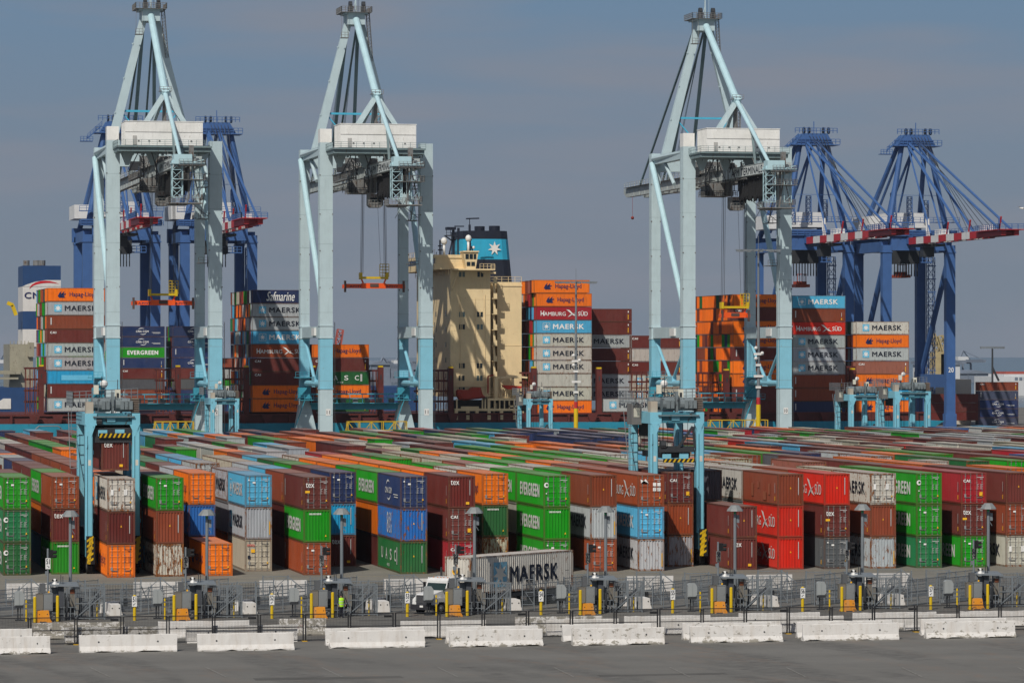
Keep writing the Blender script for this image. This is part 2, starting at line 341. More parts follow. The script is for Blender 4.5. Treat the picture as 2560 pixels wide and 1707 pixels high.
# ------------------------------------------------------------------ containers
HC = 2.896
def corr(mb, L, z0, z1, base, depth, period, axis, sign, start=0.0, m=0, flat=.35):
    """vertical trapezoid corrugation; panel runs along axis ('y' side, 'x' end) at coordinate base, ribs go outward by depth*sign"""
    n = max(2, round(L / period)); p = L / n; pts = []
    for i in range(n):
        a = start + i * p; pts += [(a, 0), (a + p * .18, 1), (a + p * .5, 1), (a + p * .68, 0)]
    pts.append((start + L, 0)); vs = []
    for a, k in pts:
        c = base + sign * depth * k
        for z in (z0, z1): vs.append((c, a, z) if axis == 'y' else (a, c, z))
    mb.add(vs, [(2 * i, 2 * i + 2, 2 * i + 3, 2 * i + 1) for i in range(len(pts) - 1)], m)
def body_mb(L=12.19, door=False, hi=True, mat0=0):
    b = MB(); w = 1.219; h = HC - .03; pw = .14
    for x0, x1 in ((-w, -w + pw), (w - pw, w)):
        for y0, y1 in ((0, pw), (L - pw, L)): b.box(x0, x1, y0, y1, .12, h - .11, 1)
        for z0, z1 in ((.02, .17), (h - .12, h)): b.box(x0 + (.03 if x0 < 0 else .06), x1 - (.06 if x0 < 0 else .03), pw, L - pw, z0, z1, 1)
    for y0, y1 in ((.01, .1), (L - .1, L - .01)):
        for z0, z1 in ((.02, .17), (h - .14, h - .005)): b.box(-w + pw, w - pw, y0, y1, z0, z1, 1)
    for x in (-1, 1):
        for y in (0, L):
            for z in (0, h - .118):
                xa = x * (w + .004); xb = x * (w - .16); ya = y + (.004 if y else -.004); yb = y + (-.18 if y else .18)
                b.box(min(xa, xb), max(xa, xb), min(ya, yb), max(ya, yb), z, z + .122, 1)
    for sg in (-1, 1):
        corr(b, L - 2 * pw, .17, h - .12, sg * (w - .075), .05, .28, 'y', sg, pw)
    corr(b, 2 * (w - pw), .17, h - .14, L - .075, .045, .27, 'x', 1, -w + pw)
    if door: b.box(-w + pw, w - pw, .09, .12, .17, h - .14, 1)
    else: corr(b, 2 * (w - pw), .17, h - .14, .095, .075, .268, 'x', -1, -w + pw)
    b.box(-w + .06, w - .06, .1, L - .1, h - .06, h - .025, 2); b.box(-w + pw, w - pw, pw, L - pw, .1, .14, 1)
    return b
def door_mb(s):
    b = MB(); x0, x1 = (-1.07, -.012) if s < 0 else (.012, 1.07)
    b.box(x0, x1, .055, .085, .2, HC - .19)
    for x in (x0, x1 - .07): b.box(x, x + .07, .04, .055, .2, HC - .19)
    for i in range(5):
        z = .26 + i * .49
        b.prism([(.055, z), (.025, z + .06), (.025, z + .14), (.055, z + .2)], x0 + .09, x1 - .09, 'x')
    return b
def bar_mb(x):
    b = MB(); b.tube((x, .01, .1), (x, .01, HC - .08), .024, 6)
    for z in (.14, .75, 1.35, 1.95, 2.55, HC - .16): b.box(x - .06, x + .06, -.012, .03, z, z + .06)
    b.bar((x, -.01, .62), (x + (.42 if x in (-.8, .3) else -.42), -.01, .58), .03, .05); return b
_cm = {}
def cmesh(kind, L=12.19):
    k = (kind, L)
    if k not in _cm:
        if kind == 'D1':      # body with door detail merged (small copies)
            b = body_mb(L, True)
            for s in (-1, 1):
                d = door_mb(s); b.add(d.v, d.f, 0)
            for x in (-.8, -.3, .3, .8): d = bar_mb(x); b.add(d.v, d.f, 3)
            _cm[k] = b.mesh('body', [P_PAINT, P_FRAME, P_ROOF, BARST])
        else: _cm[k] = body_mb(L, kind == 'D').mesh('body', [P_PAINT, P_FRAME, P_ROOF])
    return _cm[k]
DOORM = {s: door_mb(s).mesh('door', [P_PAINT]) for s in (-1, 1)}
BARM = {x: bar_mb(x).mesh('locking_bar', [BARST]) for x in (-.8, -.3, .3, .8)}
PAL = dict(maroon=(.130, .022, .018), brown=(.235, .048, .020), rust=(.32, .060, .018), orange=(.86, .175, .004), green=(.002, .265, .003), teal=(.006, .165, .052), dkgreen=(.008, .115, .028),
           grey=(.36, .37, .365), silver=(.40, .43, .44), white=(.52, .50, .44), ltblue=(.075, .39, .62), cyan=(.01, .30, .56), blue=(.012, .13, .42), navy=(.012, .030, .105), red=(.56, .014, .004), crimson=(.34, .012, .022),
           beige=(.44, .41, .31), dkgrey=(.085, .09, .10), pink=(.30, .10, .07), slate=(.06, .075, .13))
CNAME = dict(maroon='maroon', brown='reddish brown', rust='rust red', orange='orange', green='bright green', teal='bluish green', dkgreen='dark green', grey='grey', silver='silver grey', white='off-white', ltblue='pale blue', cyan='cyan blue',
             blue='mid blue', navy='navy blue', red='scarlet', crimson='crimson', beige='beige', dkgrey='charcoal', pink='faded pinkish', slate='slate blue')
def jit(c, rnd, a=.1): k = 1 + rnd.uniform(-a, a); return tuple(v * k * (1 + rnd.uniform(-.04, .04)) for v in c)
SIDE_ROT = (R(90), 0, R(-90)); SIDE_P = (R(90), 0, R(90)); END_ROT = (R(90), 0, 0)
LETCOUNT = 0
def container(loc, color, end='C', side=None, endd=None, rust=.1, label='', group=None, full=False, rz=0, L=12.19, near_side=None, rnd=random):
    col = (*jit(PAL[color], rnd), rust)
    if full:
        r = thing('shipping_container', label, 'shipping container', loc, rz, group)
        b = link('body', cmesh('D' if end == 'D' else 'C', L), r); b.color = col
        if end == 'D':
            for s in (-1, 1):
                d = link('door', DOORM[s], r); d.color = col
                for x in (-.8, -.3, .3, .8):
                    if x * s > 0: link('locking_bar', BARM[x], d)
    else:
        r = tag(link('shipping_container', cmesh('D1' if end == 'D' else 'C', L), None, loc, (0, 0, rz)), label, 'shipping container', group); r.color = col
    k = L / 12.19
    if side: o = link('lettering', design(side), r, (-1.219 - .012, L, 0), SIDE_ROT); o.scale = (k, 1, 1)
    if near_side: o = link('lettering', design(near_side), r, (1.219 + .012, 0, 0), SIDE_P); o.scale = (k, 1, 1)
    if endd: link('lettering', design(endd), r, (-1.219, -.03 if end == 'D' else -.012, 0), END_ROT)
    return r
def sbox(mb, x, y, z, c, L=12.19, turned=False, ribs=True):
    """one container of the merged far ones: x,y = near left corner; turned: long axis along X"""
    w = 2.438; mb.cur = c; h = HC - .03
    dx, dy = (L, w) if turned else (w, L)
    mb.box(x + .05, x + dx - .05, y + .05, y + dy - .05, z + .02, z + h - .05, 0)
    mb.add([(x + .03, y + .03, z + h - .03), (x + dx - .03, y + .03, z + h - .03), (x + dx - .03, y + dy - .03, z + h - .03), (x + .03, y + dy - .03, z + h - .03)], [(0, 1, 2, 3)], 1)
    mb.cur = (*[v * .42 + .012 for v in c[:3]], .5)
    mb.box(x, x + dx, y, y + .12, z + h - .14, z + h, 0); mb.box(x, x + dx, y + dy - .12, y + dy, z + h - .14, z + h, 0); mb.box(x, x + .12, y + .12, y + dy - .12, z + h - .14, z + h, 0)
    mb.cur = c
    if ribs and not turned:
        for i in range(8): mb.box(x + .14 + i * .285, x + .27 + i * .285, y, y + .05, z + .15, z + h - .14, 0)
    if turned:
        for i in range(6): mb.box(x, x + .05, y + .2 + i * .35, y + .36 + i * .35, z + .15, z + h - .14, 0)

# ------------------------------------------------------------------ ground
def ground_mat():
    m, t, b = nodes('asphalt')
    c = t.nodes.new('ShaderNodeTexCoord').outputs['Object']
    n1 = noise(t, .06, 6, c, .6, (.6, 2.2, 1)); n2 = noise(t, .5, 6, c, .7); n3 = noise(t, 14, 3, c)
    col = mixc(t, mrange(t, n1, .35, .65), (.136, .130, .116), (.178, .170, .152))
    col = mixc(t, mrange(t, n2, .5, .75, 0, .35), col, (.088, .084, .076))
    col = mixc(t, mrange(t, n3, .3, .7, 0, .3), col, (.095, .09, .082))
    # worn tyre sweeps: fine streaks gathered in long slanting clusters, some rust brown, some pale
    mk = t.nodes.new('ShaderNodeMapping'); mk.inputs['Rotation'].default_value = (0, 0, R(-11)); t.links.new(c, mk.inputs[0]); mask = noise(t, 1, 3, mk.outputs[0], .55, (.20, .045, 1)); m1 = mrange(t, mask, .49, .58); mask2 = noise(t, 1, 3, mk.outputs[0], .55, (.33, .07, 7)); m2 = mrange(t, mask2, .52, .60)
    s1 = noise(t, 1, 7, mk.outputs[0], .8, (.55, 2.6, 1)); s2 = noise(t, 1, 6, mk.outputs[0], .8, (.7, 2.2, 5)); s3 = noise(t, 1, 6, c, .85, (.25, 3.0, 9))
    col = mixc(t, mathn(t, 'MULTIPLY', m1, mrange(t, s1, .44, .60, 0, .8)), col, (.052, .049, .044))
    col = mixc(t, mathn(t, 'MULTIPLY', m2, mrange(t, s2, .50, .62, 0, .5)), col, (.23, .135, .08))
    col = mixc(t, mrange(t, s3, .54, .68, 0, .45), col, (.075, .072, .065)); col = mixc(t, mathn(t, 'MULTIPLY', m1, mrange(t, s2, .34, .44, .45, 0)), col, (.27, .26, .24))
    t.links.new(col, b.inputs['Base Color']); b.inputs['Roughness'].default_value = .85
    bp = t.nodes.new('ShaderNodeBump'); bp.inputs['Strength'].default_value = .25; t.links.new(n3, bp.inputs['Height']); t.links.new(bp.outputs[0], b.inputs['Normal'])
    return m
ASPH = ground_mat()
g = MB(); g.add([(-9000, -200, 0), (12000, -200, 0), (12000, 20000, 0), (-9000, 20000, 0)], [(0, 1, 2, 3)])
tag(link('ground', g.mesh('ground', ASPH)), kind='structure')
CONC = pm('yard_concrete', (.19, .178, .15), .85, .16, .2, (.14, .13, .115), .3)
g = MB(); g.add([(-40, 316, .004), (330, 316, .004), (330, 790, .004), (-40, 790, .004)], [(0, 1, 2, 3)])
tag(link('yard_pavement', g.mesh('yard_pavement', CONC)), kind='structure')
WAT = pm('harbour_water', (.02, .05, .06), .12, .2)
g = MB(); g.add([(-600, 803, .008), (900, 803, .008), (900, 968, .008), (-600, 968, .008)], [(0, 1, 2, 3)])
tag(link('water', g.mesh('water', WAT)), kind='structure')
WAT2 = pm('added_sky_mirror_water', (.03, .06, .07), .16, .1); WAT2.node_tree.nodes['Principled BSDF'].inputs['Specular IOR Level'].default_value = .6  # added water sheet, mirrors the sky colour in place of distance haze
g = MB(); g.add([(-8900, 1320, .02), (11900, 1320, .02), (11900, 19900, .02), (-8900, 19900, .02)], [(0, 1, 2, 3)])
tag(link('added_sky_mirror_water', g.mesh('added_sky_mirror_water', WAT2)), kind='structure')
LINE = pm('worn_line_paint', (.36, .34, .31), .8, .2, .95, (.13, .125, .11), 2.5); LINEY = pm('worn_yellow_line', (.40, .32, .13), .8, .2, .5, (.2, .19, .16), 2)
STAIN = pm('tyre_stain', (.082, .078, .070), .85, .12, .95, (.125, .12, .107), 2); PATCH = pm('asphalt_patch', (.095, .091, .083), .9, .2, .2, (.13, .125, .112), 1)
def strip(mb, x0, y0, x1, y1, w, z=.008):
    d = Vector((x1 - x0, y1 - y0, 0)).normalized(); n = Vector((-d.y, d.x, 0)) * w / 2; a = Vector((x0, y0, z)); c = Vector((x1, y1, z))
    mb.add([a - n, a + n, c + n, c - n], [(0, 3, 2, 1)])
g = MB(); rnd = random.Random(5)
for k in range(8):      # lane lines between fence and gates
    a = gnd(-60 + k * 330, 1572 - k * 4); b_ = gnd(250 + k * 330, 1552 - k * 4); strip(g, a.x, a.y, b_.x, b_.y, .13)
    a = gnd(60 + k * 330, 1575 - k * 4); b_ = gnd(210 + k * 330, 1569 - k * 4); strip(g, a.x, a.y, b_.x, b_.y, .1)
tag(link('road_markings', g.mesh('road_markings', LINE)), kind='structure')
g = MB(); strip(g, -20, 329.2, 200, 329.2, .16); tag(link('yard_line', g.mesh('yard_line', LINEY)), kind='structure')
RST = pm('rusty_ground_stain', (.20, .125, .08), .9, .2, .95, (.125, .12, .107), 3); PALEL = pm('faded_bay_line', (.30, .29, .27), .9, .1, .55, (.14, .135, .12), 3)
g2 = MB(); g3 = MB(); zc2 = .0185
for k in range(-1, 10):
    pa = gnd(-60 + k * 290 + 285, 1668); pb = gnd(-60 + k * 290 + 335, 1692); strip(g3, pa.x, pa.y, pb.x, pb.y, .09, .026)
tag(link('faded_bay_lines', g3.mesh('faded_bay_lines', PALEL)), kind='structure')
g = MB()
for px, py, w, d in ((560, 1556, 4, .9), (900, 1552, 5, 1.2), (1650, 1540, 4, 1), (2290, 1530, 5, 1), (640, 1700, 9, 1.5), (1500, 1690, 8, 1), (2150, 1560, 6, 1.2)):
    p = gnd(px, py); g.box(p.x, p.x + w, p.y, p.y + d, .001, .0055)
tag(link('asphalt_patches', g.mesh('asphalt_patches', PATCH)), kind='structure')

# ------------------------------------------------------------------ container yard
rnd = random.Random(11)
X0, PT, YB = 25.19, 4.3366, 332.1
D0 = [336.7, 337.7, 331.6, 332.3, 332.4, 338.6, 332., 345., 332.1, 332.1, 338.7, 332.1, 332.4, 332.2, 338.6, 332.3, 332.2, 332.1, 332., 331.9, 332.1, 332.2]
FRONT = [  # per row: tiers from the top: colour, end, side lettering, end lettering, rust
 [('green', 'D', 'evergreen', 'd_std', .12), ('teal', 'D', 'evergreen', 'd_disc', .12), ('dkgreen', 'D', 'evergreen', 'd_disc', .15)],
 [('rust', 'D', 'marks', 'd_std', .2), ('maroon', 'C', 'marks', 'e_tex', .15), ('green', 'C', 'evergreen', 'e_green', .1)],
 [('white', 'D', 'maersk', 'd_white', .5), ('maroon', 'C', 'marks', 'e_num', .15), ('orange', 'D', 'hapag', 'd_orange', .15)],
 [('green', 'D', 'evergreen', 'd_std', .1), ('brown', 'C', 'marks', 'e_num', .2), ('white', 'C', 'maersk', 'e_rust', .8)],
 [None, None, ('orange', 'D', 'hapag', 'd_orange', .2)],
 [('ltblue', 'D', 'maersk_white', 'd_std', .1), ('silver', 'C', 'maersk', 'e_rust', .4), ('beige', 'D', 'ooclred', 'd_oocl', .05)],
 [('maroon', 'D', 'marks', 'd_tex', .15), ('green', 'C', 'evergreen', 'e_green', .1), ('rust', 'D', 'marks', 'd_std', .15)],
 [('navy', 'D', 'cma', 'd_std', .1), ('cyan', 'C', None, 'e_num', .25), ('maroon', 'C', 'marks', 'e_tex', .15)],
 [('navy', 'D', 'cma', 'd_std', .1), ('blue', 'C', 'graffiti', 'e_num', .55), ('dkgreen', 'C', 'uasc', 'e_num', .3)],
 [('maroon', 'C', 'marks', 'e_tex', .1), ('maroon', 'D', 'marks', 'd_cai', .2), ('crimson', 'D', 'marks', 'd_cai', .15)],
 [('orange', 'D', 'hapag', 'd_orange', .12), ('dkgreen', 'C', 'evergreen', 'e_green', .1), ('beige', 'C', None, 'e_rust', .8)],
 [('green', 'D', 'evergreen', 'd_disc', .12), ('green', 'C', 'evergreen', 'e_green', .1), ('green', 'D', 'evergreen', 'd_std', .2)],
 [('brown', 'C', 'marks', 'e_num', .2), ('silver', 'C', 'maersk', 'e_rust', .35), ('rust', 'D', 'marks', 'd_std', .15)],
 [('rust', 'D', 'hamburg', 'd_ham', .2), ('ltblue', 'D', 'maersk_white', 'd_std', .15), ('silver', 'C', 'maersk', 'e_rust', .5)],
 [('maroon', 'D', 'marks', 'd_cai', .3), ('rust', 'C', 'marks', 'e_num', .25), ('grey', 'C', None, 'e_rust', .65)],
 [None, ('maroon', 'C', 'marks', 'e_num', .1), ('maroon', 'C', 'marks', 'e_tex', .1)],
 [('brown', 'C', 'marks_patched', 'e_num', .25), ('red', 'C', 'hamburg', 'e_num', .2), ('red', 'C', 'hamburg', 'e_num', .15)],
 [('red', 'C', 'hamburg', 'e_num', .15), ('maroon', 'D', 'marks', 'd_tex', .15), ('dkgrey', 'D', 'marks', 'd_std', .15)],
 [('white', 'D', 'maersk', 'd_white', .6), ('brown', 'C', 'marks', 'e_num', .15), ('silver', 'C', 'maersk', 'e_rust', .6)],
 [('green', 'D', 'evergreen', 'd_disc', .1), ('green', 'D', 'evergreen', 'd_std', .1), ('teal', 'D', 'evergreen', 'd_std', .15)],
 [('crimson', 'D', 'marks', 'd_cai', .15), ('maroon', 'D', 'marks', 'd_tex', .15), ('green', 'D', 'evergreen', 'd_std', .1)],
 [('maroon', 'C', 'marks', 'e_num', .15), ('brown', 'D', 'marks', 'd_std', .2), ('white', 'D', 'maersk', 'd_white', .35)],
]
SECOND = {0: 'maroon', 1: 'green', 2: 'orange', 3: 'brown', 4: 'orange', 5: 'silver', 6: 'brown', 7: 'maroon', 8: 'green', 9: 'orange', 10: 'white', 11: 'green', 12: 'green', 13: 'rust', 14: 'maroon', 15: 'dkgrey', 16: 'white', 17: 'rust', 18: 'beige', 19: 'green', 20: 'crimson', 21: 'maroon'}
POOL = ['maroon'] * 10 + ['brown'] * 4 + ['orange'] * 6 + ['green'] * 5 + ['teal', 'dkgreen'] + ['silver'] * 4 + ['white'] * 3 + ['beige'] * 3 + ['ltblue'] * 3 + ['navy'] * 2 + ['rust', 'red', 'crimson', 'blue', 'pink', 'pink', 'dkgrey']
def endname(e): return 'door end' if e == 'D' else 'ribbed end'
TIER = {0: 'at the bottom', 1: 'in the middle', 2: 'on top'}
G_Y = 'shipping containers in yard rows counted from the left'
LASTC = {}; far = MB(); nstuff = 0; cand = []
for i in range(48):
    xr = X0 + PT * i; d0 = D0[i] if i < len(D0) else YB + rnd.choice([0, 0, 0, 6.4])
    y = d0; k = 0
    while y < 545:
        if i < len(FRONT) and k == 0:
            tiers = FRONT[i]
            for t, q in enumerate(tiers):
                if q and not (i == 7):
                    lab = f"{CNAME[q[0]]} container {TIER[2 - t]} of the {ORD[i + 1]} row's front stack, {endname(q[1])} showing"
                    container((xr - 1.219, y, (2 - t) * HC), q[0], q[1], q[2], q[3], q[4], lab, G_Y, True, rnd=rnd)
            if i == 7:
                for t, q in enumerate(tiers):
                    lab = f"{CNAME[q[0]]} container {TIER[2 - t]} of the {ORD[i + 1]} row's front stack, {endname(q[1])} showing"
                    container((xr - 1.219, y, (2 - t) * HC), q[0], q[1], q[2], q[3], q[4], lab, G_Y, True, rnd=rnd)
            if i == 15: pass
        else:
            px, py = proj((xr - 1.2, y + 6, 8.7)); px2, _ = proj((xr, y, 8.7))
            vis = px2 > -40 and px < 2600
            n = 3
            rr = rnd.random()
            if k > 1 and rr < .2: n = 2
            if k > 1 and rr < .025: n = 1
            short = rnd.random() < .12 and k > 2
            L = 6.06 if short else 12.19
            if vis:
                for t in range(n):
                    cname = SECOND[i] if (k == 1 and t == 2 and i in SECOND) else rnd.choice(POOL)
                    if k > 1 and rnd.random() < .42: cname = LASTC.get((i, t), cname) if rnd.random() < .65 else LASTC.get((i - 1, t, k), cname)
                    LASTC[(i, t)] = cname; LASTC[(i, t, k)] = cname
                    if i == 4 and k == 1 and t == 1: cname = 'blue'
                    cand.append((y, i, k, t, n, cname, L, xr))
            y += L + .35; k += 1
            continue
        y += 12.19 + .35; k += 1
top = {}
for q in cand: top[(q[1], q[2])] = max(top.get((q[1], q[2]), 0), q[3])
vis_ind = [q for q in cand if q[3] == q[4] - 1 or (q[1] in (4, 7) and q[2] == 1)]
vis_ind.sort(key=lambda q: q[0])
chosen = set(id(q) for q in vis_ind[:158])
cnt = {}
for q in cand:
    y, i, k, t, n, cname, L, xr = q
    if id(q) in chosen:
        end = 'D' if rnd.random() < .35 else 'C'
        if k == 1 and i == 4: end = 'D' if t == 2 else 'C'
        sd = {'green': 'evergreen', 'silver': 'maersk', 'white': 'maersk', 'ltblue': 'maersk_white', 'orange': 'hapag', 'navy': 'cma', 'red': 'hamburg'}.get(cname, 'marks') if k <= 3 and L > 10 else None
        wh = TIER[t] if n == 3 else ('alone on the ground' if n == 1 else 'topping a lower stack')
        lab = f"{CNAME[cname]} {'short ' if L < 10 else ''}container {wh if t == n - 1 else TIER[t]}, {ORD[k + 1]} stack back in the {ORD[i + 1]} row"
        container((xr - 1.219, y, t * HC), cname, end, sd, None, rnd.choice([.05, .15, .25, .4]) + (.25 if cname in ('white', 'silver', 'beige') else 0), lab, G_Y, False, L=L, rnd=rnd)
    elif (k > 0 and t >= n - 2) or t == n - 1:
        ru = rnd.choice([.05, .2, .35]); sbox(far, xr - 2.438, y, t * HC, (*jit(PAL[cname], rnd), ru), L)
    else: sbox(far, xr - 2.438, y, t * HC, (*jit(PAL[cname], rnd), .2), L, ribs=False)
tag(link('shipping_containers_far_in_the_yard', far.mesh('far_containers', [A_PAINT, A_ROOF])), 'mixed containers packed in far rows of the yard', 'shipping containers', kind='stuff')

# ------------------------------------------------------------------ the big ship at the quay
YS = 812.0; HULLT = pm('teal_hull_paint', (.02, .22, .32), .5, .12, .15, (.03, .12, .16)); DECKR = pm('red_deck_paint', (.105, .022, .018), .6, .2, .2, (.05, .02, .015))
CREAM = pm('cream_superstructure', (.76, .59, .34), .55, .06, .1, (.45, .28, .12)); GLASS = pm('dark_window_glass', (.015, .025, .03), .1, .2); CURT = pm('curtained_window', (.12, .17, .16), .3, .2)
YEL = pm('yellow_paint', (.62, .42, .01), .5, .12); RUSTR = pm('lashing_rod_rust', (.23, .06, .02), .7, .25)
def z_at(px, py, Y): return at(px, py, Y).z
ship = thing('container_ship', 'large teal-hulled container ship with cream deckhouse moored behind the pale blue cranes', 'container ship', (xat(1200, YS), YS, 0))
xa, xb = xat(-220, YS) - 20, xat(2350, YS)
b = MB(); zh = z_at(700, 1057, YS)
b.prism([(xa, -6), (xb - 18, -6), (xb, zh), (xa, zh)], YS - 3.2, YS + 46, 'y'); part('hull', b, HULLT, ship)
b = MB(); zc = z_at(700, 1028, YS)
b.box(xa, xb - 4, YS - .6, YS + 44, zh, zc - .6); b.box(xa, xb - 4, YS - 1.0, YS - .6, zc - .9, zc - .5)
for px in range(-150, 2330, 58):
    x = xat(px, YS); b.box(x, x + .5, YS - 1.4, YS - .6, zh, zc - .6)
    if px % 3: b.prism([(x - 1.0, zc - .6), (x + 1.4, zc - .6), (x + .7, zh), (x - .3, zh)], YS - 2.2, YS - 1.5, 'y')
part('deck_coaming', b, DECKR, ship)
b = MB(); b.rail([(xa, YS - 3, zh), (xb - 6, YS - 3, zh)], 1.1, .03, 3); part('deck_railing', b, DECKR, ship)
# deckhouse
dh = MB(); xl, xm, xr_ = xat(1126, YS + 1), xat(1226, YS + 1), xat(1304, YS + 1); ztop = z_at(1170, 675, YS + 1); zt2 = z_at(1260, 704, YS + 1); z0 = zc - 1
dh.box(xl, xm, YS + 1, YS + 43, z0 + 4, ztop); xq = xat(1243, YS + 5); xr_ = xat(1304, YS + 5); dh.box(xm, xq, YS + 8.5, YS + 40, z0 + 4, zt2); dh.box(xq, xr_, YS + 5, YS + 40, z0 + 6, zt2); dh.box(xm, xr_, YS + 5, YS + 8.5, z0 + 3, z0 + 6)

for z in [ztop - 3 - 3.4 * i for i in range(9)]: dh.box(xl - .03, xm + .03, YS + .96, YS + 1.02, z, z + .07)
dh.box(xq - .05, xr_ + .1, YS + 4.85, YS + 9, zt2 - .95, zt2 - .6); dh.box(xq - .05, xr_ + .05, YS + 4.93, YS + 9, zt2 - 14, zt2 - 13.9)
D = part('deckhouse', dh, CREAM, ship)
b = MB()
for k_ in range(7): b.rail([(xl - .5, YS + .7, ztop - 1.0), (xl - .5, YS + 42, ztop - 1.0)], 1.1, .05, 3) if k_ == 0 else None
for q_ in (xl + 2.2, xl + 5.5, xm - 1.2): b.tube((q_, YS + .9, z0 + 5), (q_, YS + .9, ztop - 5 - (q_ % 3)), .07, 6)
for q_ in (xr_ - 6.5, xr_ - 2.1): b.tube((q_, YS + .9, z0 + 8), (q_, YS + .9, z0 + 8.1), .06, 6)
b.box(xl + .5, xm - .5, YS + .6, YS + 1, z0 + 6.2, z0 + 6.35); b.rail([(xl + .5, YS + .62, z0 + 6.35), (xm - .5, YS + .62, z0 + 6.35)], 1.0, .04, 1)
part('pipe_run', b, CREAM, D)
# balconies and stairs in the recess
b = MB(); xs0, xs1 = xat(1228, YS + 4), xat(1242, YS + 2)
for k in range(9):
    z = zt2 - .2 - k * 3.42
    b.box(xs0 - .3, xs1, YS + 1.4, YS + 8.4, z - .14, z); b.rail([(xs1, YS + 1.4, z), (xs1, YS + 4.9, z)], 1.1, .03, .8); b.box(xs1 - .75, xs1 - .02, YS + 1.38, YS + 1.45, z, z + 1.0); b.rail([(xs1, YS + 1.4, z), (xs0, YS + 1.4, z)], 1.1, .03, .8); b.bar((xs0 + .2, YS + 2.5, z), (xs1 - .3, YS + 2.5, z - 3.4), .5, .12)
part('stair_tower', b, CREAM, D)
for n_, (px, py, m_) in enumerate([(1153, 786, CURT), (1198, 786, GLASS), (1153, 817, GLASS), (1198, 817, CURT), (1153, 914, GLASS), (1197, 914, GLASS), (1152, 945, GLASS), (1197, 945, CURT), (1153, 686, CURT), (1199, 686, GLASS), (1153, 974, GLASS)]):
    for dx in (-5.5, 3.0):
        w = MB(); p = at(px + dx, py, YS + 1); w.box(p.x, p.x + .55, YS + .95, YS + 1.1, p.z - .55, p.z + .55, 0); w.box(p.x - .06, p.x + .61, YS + .97, YS + 1.1, p.z - .62, p.z + .62, 1); part('window', w, [m_, CREAM], D)
for k in range(7):
    for q in range(2):
        w = MB(); z = ztop - 10 - k * 3.4; w.box(xl - .06, xl + .05, YS + 6 + q * 12, YS + 6.6 + q * 12, z, z + 1.1); part('window', w, GLASS, D)
# bridge with wings
b = MB(); zb = z_at(1140, 637, YS + 1); zw0 = z_at(1190, 672, YS - 2); x0, x1 = xat(1159, YS - 2), xat(1196, YS - 2)
b.prism([(x0 + .6, zw0), (x1 - .6, zw0), (x1 - .2, zw0 + 2.4), (x1, zw0 + 3.6), (x0, zw0 + 3.6), (x0 + .2, zw0 + 2.4)], YS - 2, YS + 2, 'y')
b.box(xl - 3.5, x1 - .5, YS + 1.2, YS + 43, zb - 3.2, zb - 1.9); b.box(xl - 3.5, x1 - .5, YS + 1.2, YS + 43, zb - .7, zb); b.box(xl - 3.1, x1 - .6, YS + 1.4, YS + 43, zb - 1.9, zb - .7)
b.box(x0 - 2.2, x1 + 3.6, YS - 2.4, YS + 2, zw0 - .3, zw0); b.prism([(x1, zw0), (x1 + 3.6, zw0), (x1 + 2, zw0 - 1.2)], YS + .2, YS + 1, 'y'); b.bar((x0 - 1, YS - 1, zw0 - .4), (xl + .2, YS + .9, zw0 - 4.6), .35)
b.box(x0 - .1, x1 + .1, YS - 2.3, YS + 2.2, zw0 + 3.6, zw0 + 3.9); b.rail([(x1 + .3, YS - 2.2, zw0), (x1 + 3.6, YS - 2.2, zw0)], 1.1, .04, .8)
b.rail([(x1 + 3.4, YS + 1.2, ztop), (xat(1240, YS), YS + 1.2, ztop)], 1.1, .04, .8); b.box(xm - .1, xat(1240, YS + 1), YS + 1.1, YS + 3, ztop - .8, ztop - .4)
b.rail([(xm + .4, YS + 5.1, zt2), (xr_, YS + 5.1, zt2)], 1.15, .04, 1.4)
for k in range(16): b.bar((xl - 3.3, YS + 2 + k * 2.5, zb), (xl - 3.3, YS + 2 + k * 2.5, zb + 1.1), .06)
b.bar((xl - 3.3, YS + 2, zb + 1.1), (xl - 3.3, YS + 42, zb + 1.1), .06)
BR = part('bridge', b, CREAM, ship)
for k in range(13): w = MB(); w.box(xl - 3.2, xl - 3.05, YS + 3.2 + k * 3, YS + 5.6 + k * 3, zb - 1.85, zb - .75); part('window', w, GLASS, BR)
for a, c in ((.5, 1.25), (1.4, 2.15), (2.3, 2.9)): w = MB(); w.box(x0 + a - .1, x0 + c - .1, YS - 2.06, YS - 1.9, zw0 + 2.1, zw0 + 3.2); part('window', w, GLASS, BR)
for a, c in ((.7, 1.5), (1.7, 2.5)): w = MB(); w.box(x0 + a, x0 + c, YS - 2.06, YS - 1.9, zw0 + .6, zw0 + 1.5); part('window', w, GLASS, BR)
# masts on the bridge
b = MB(); WHP = pm('white_dome', (.72, .71, .68), .4, .06); NV = pm('dark_navy_paint', (.014, .018, .032), .45, .15)
def pxm(px, py, Y=YS + 8): return at(px, py, Y)
a = pxm(1134, 637); c = pxm(1133, 569); b.bar(a, c, .5); b.bar(pxm(1122, 640), pxm(1131, 600), .3); b.bar(pxm(1145, 640), pxm(1145, 583), .3); b.bar(pxm(1146, 570), pxm(1146, 600), .5)
p = pxm(1115, 568); q = pxm(1138, 575); b.box(p.x, q.x, p.y - 1, p.y + 1, q.z, p.z); p = pxm(1113, 588); q = pxm(1133, 590); b.box(p.x, q.x, p.y - 1.5, p.y + 1.5, q.z, p.z); b.rail([(p.x, p.y - 1.5, p.z), (q.x, p.y - 1.5, p.z)], 1.1, .05, .8)
b.bar(pxm(1175, 640), pxm(1174, 562), .45); b.bar(pxm(1174, 562), pxm(1174, 545), .15); b.bar(pxm(1165, 547), pxm(1198, 546), .15, .3); b.bar(pxm(1136, 566), pxm(1160, 566), .15, .25); b.bar(pxm(1184, 636), pxm(1178, 615), .25)
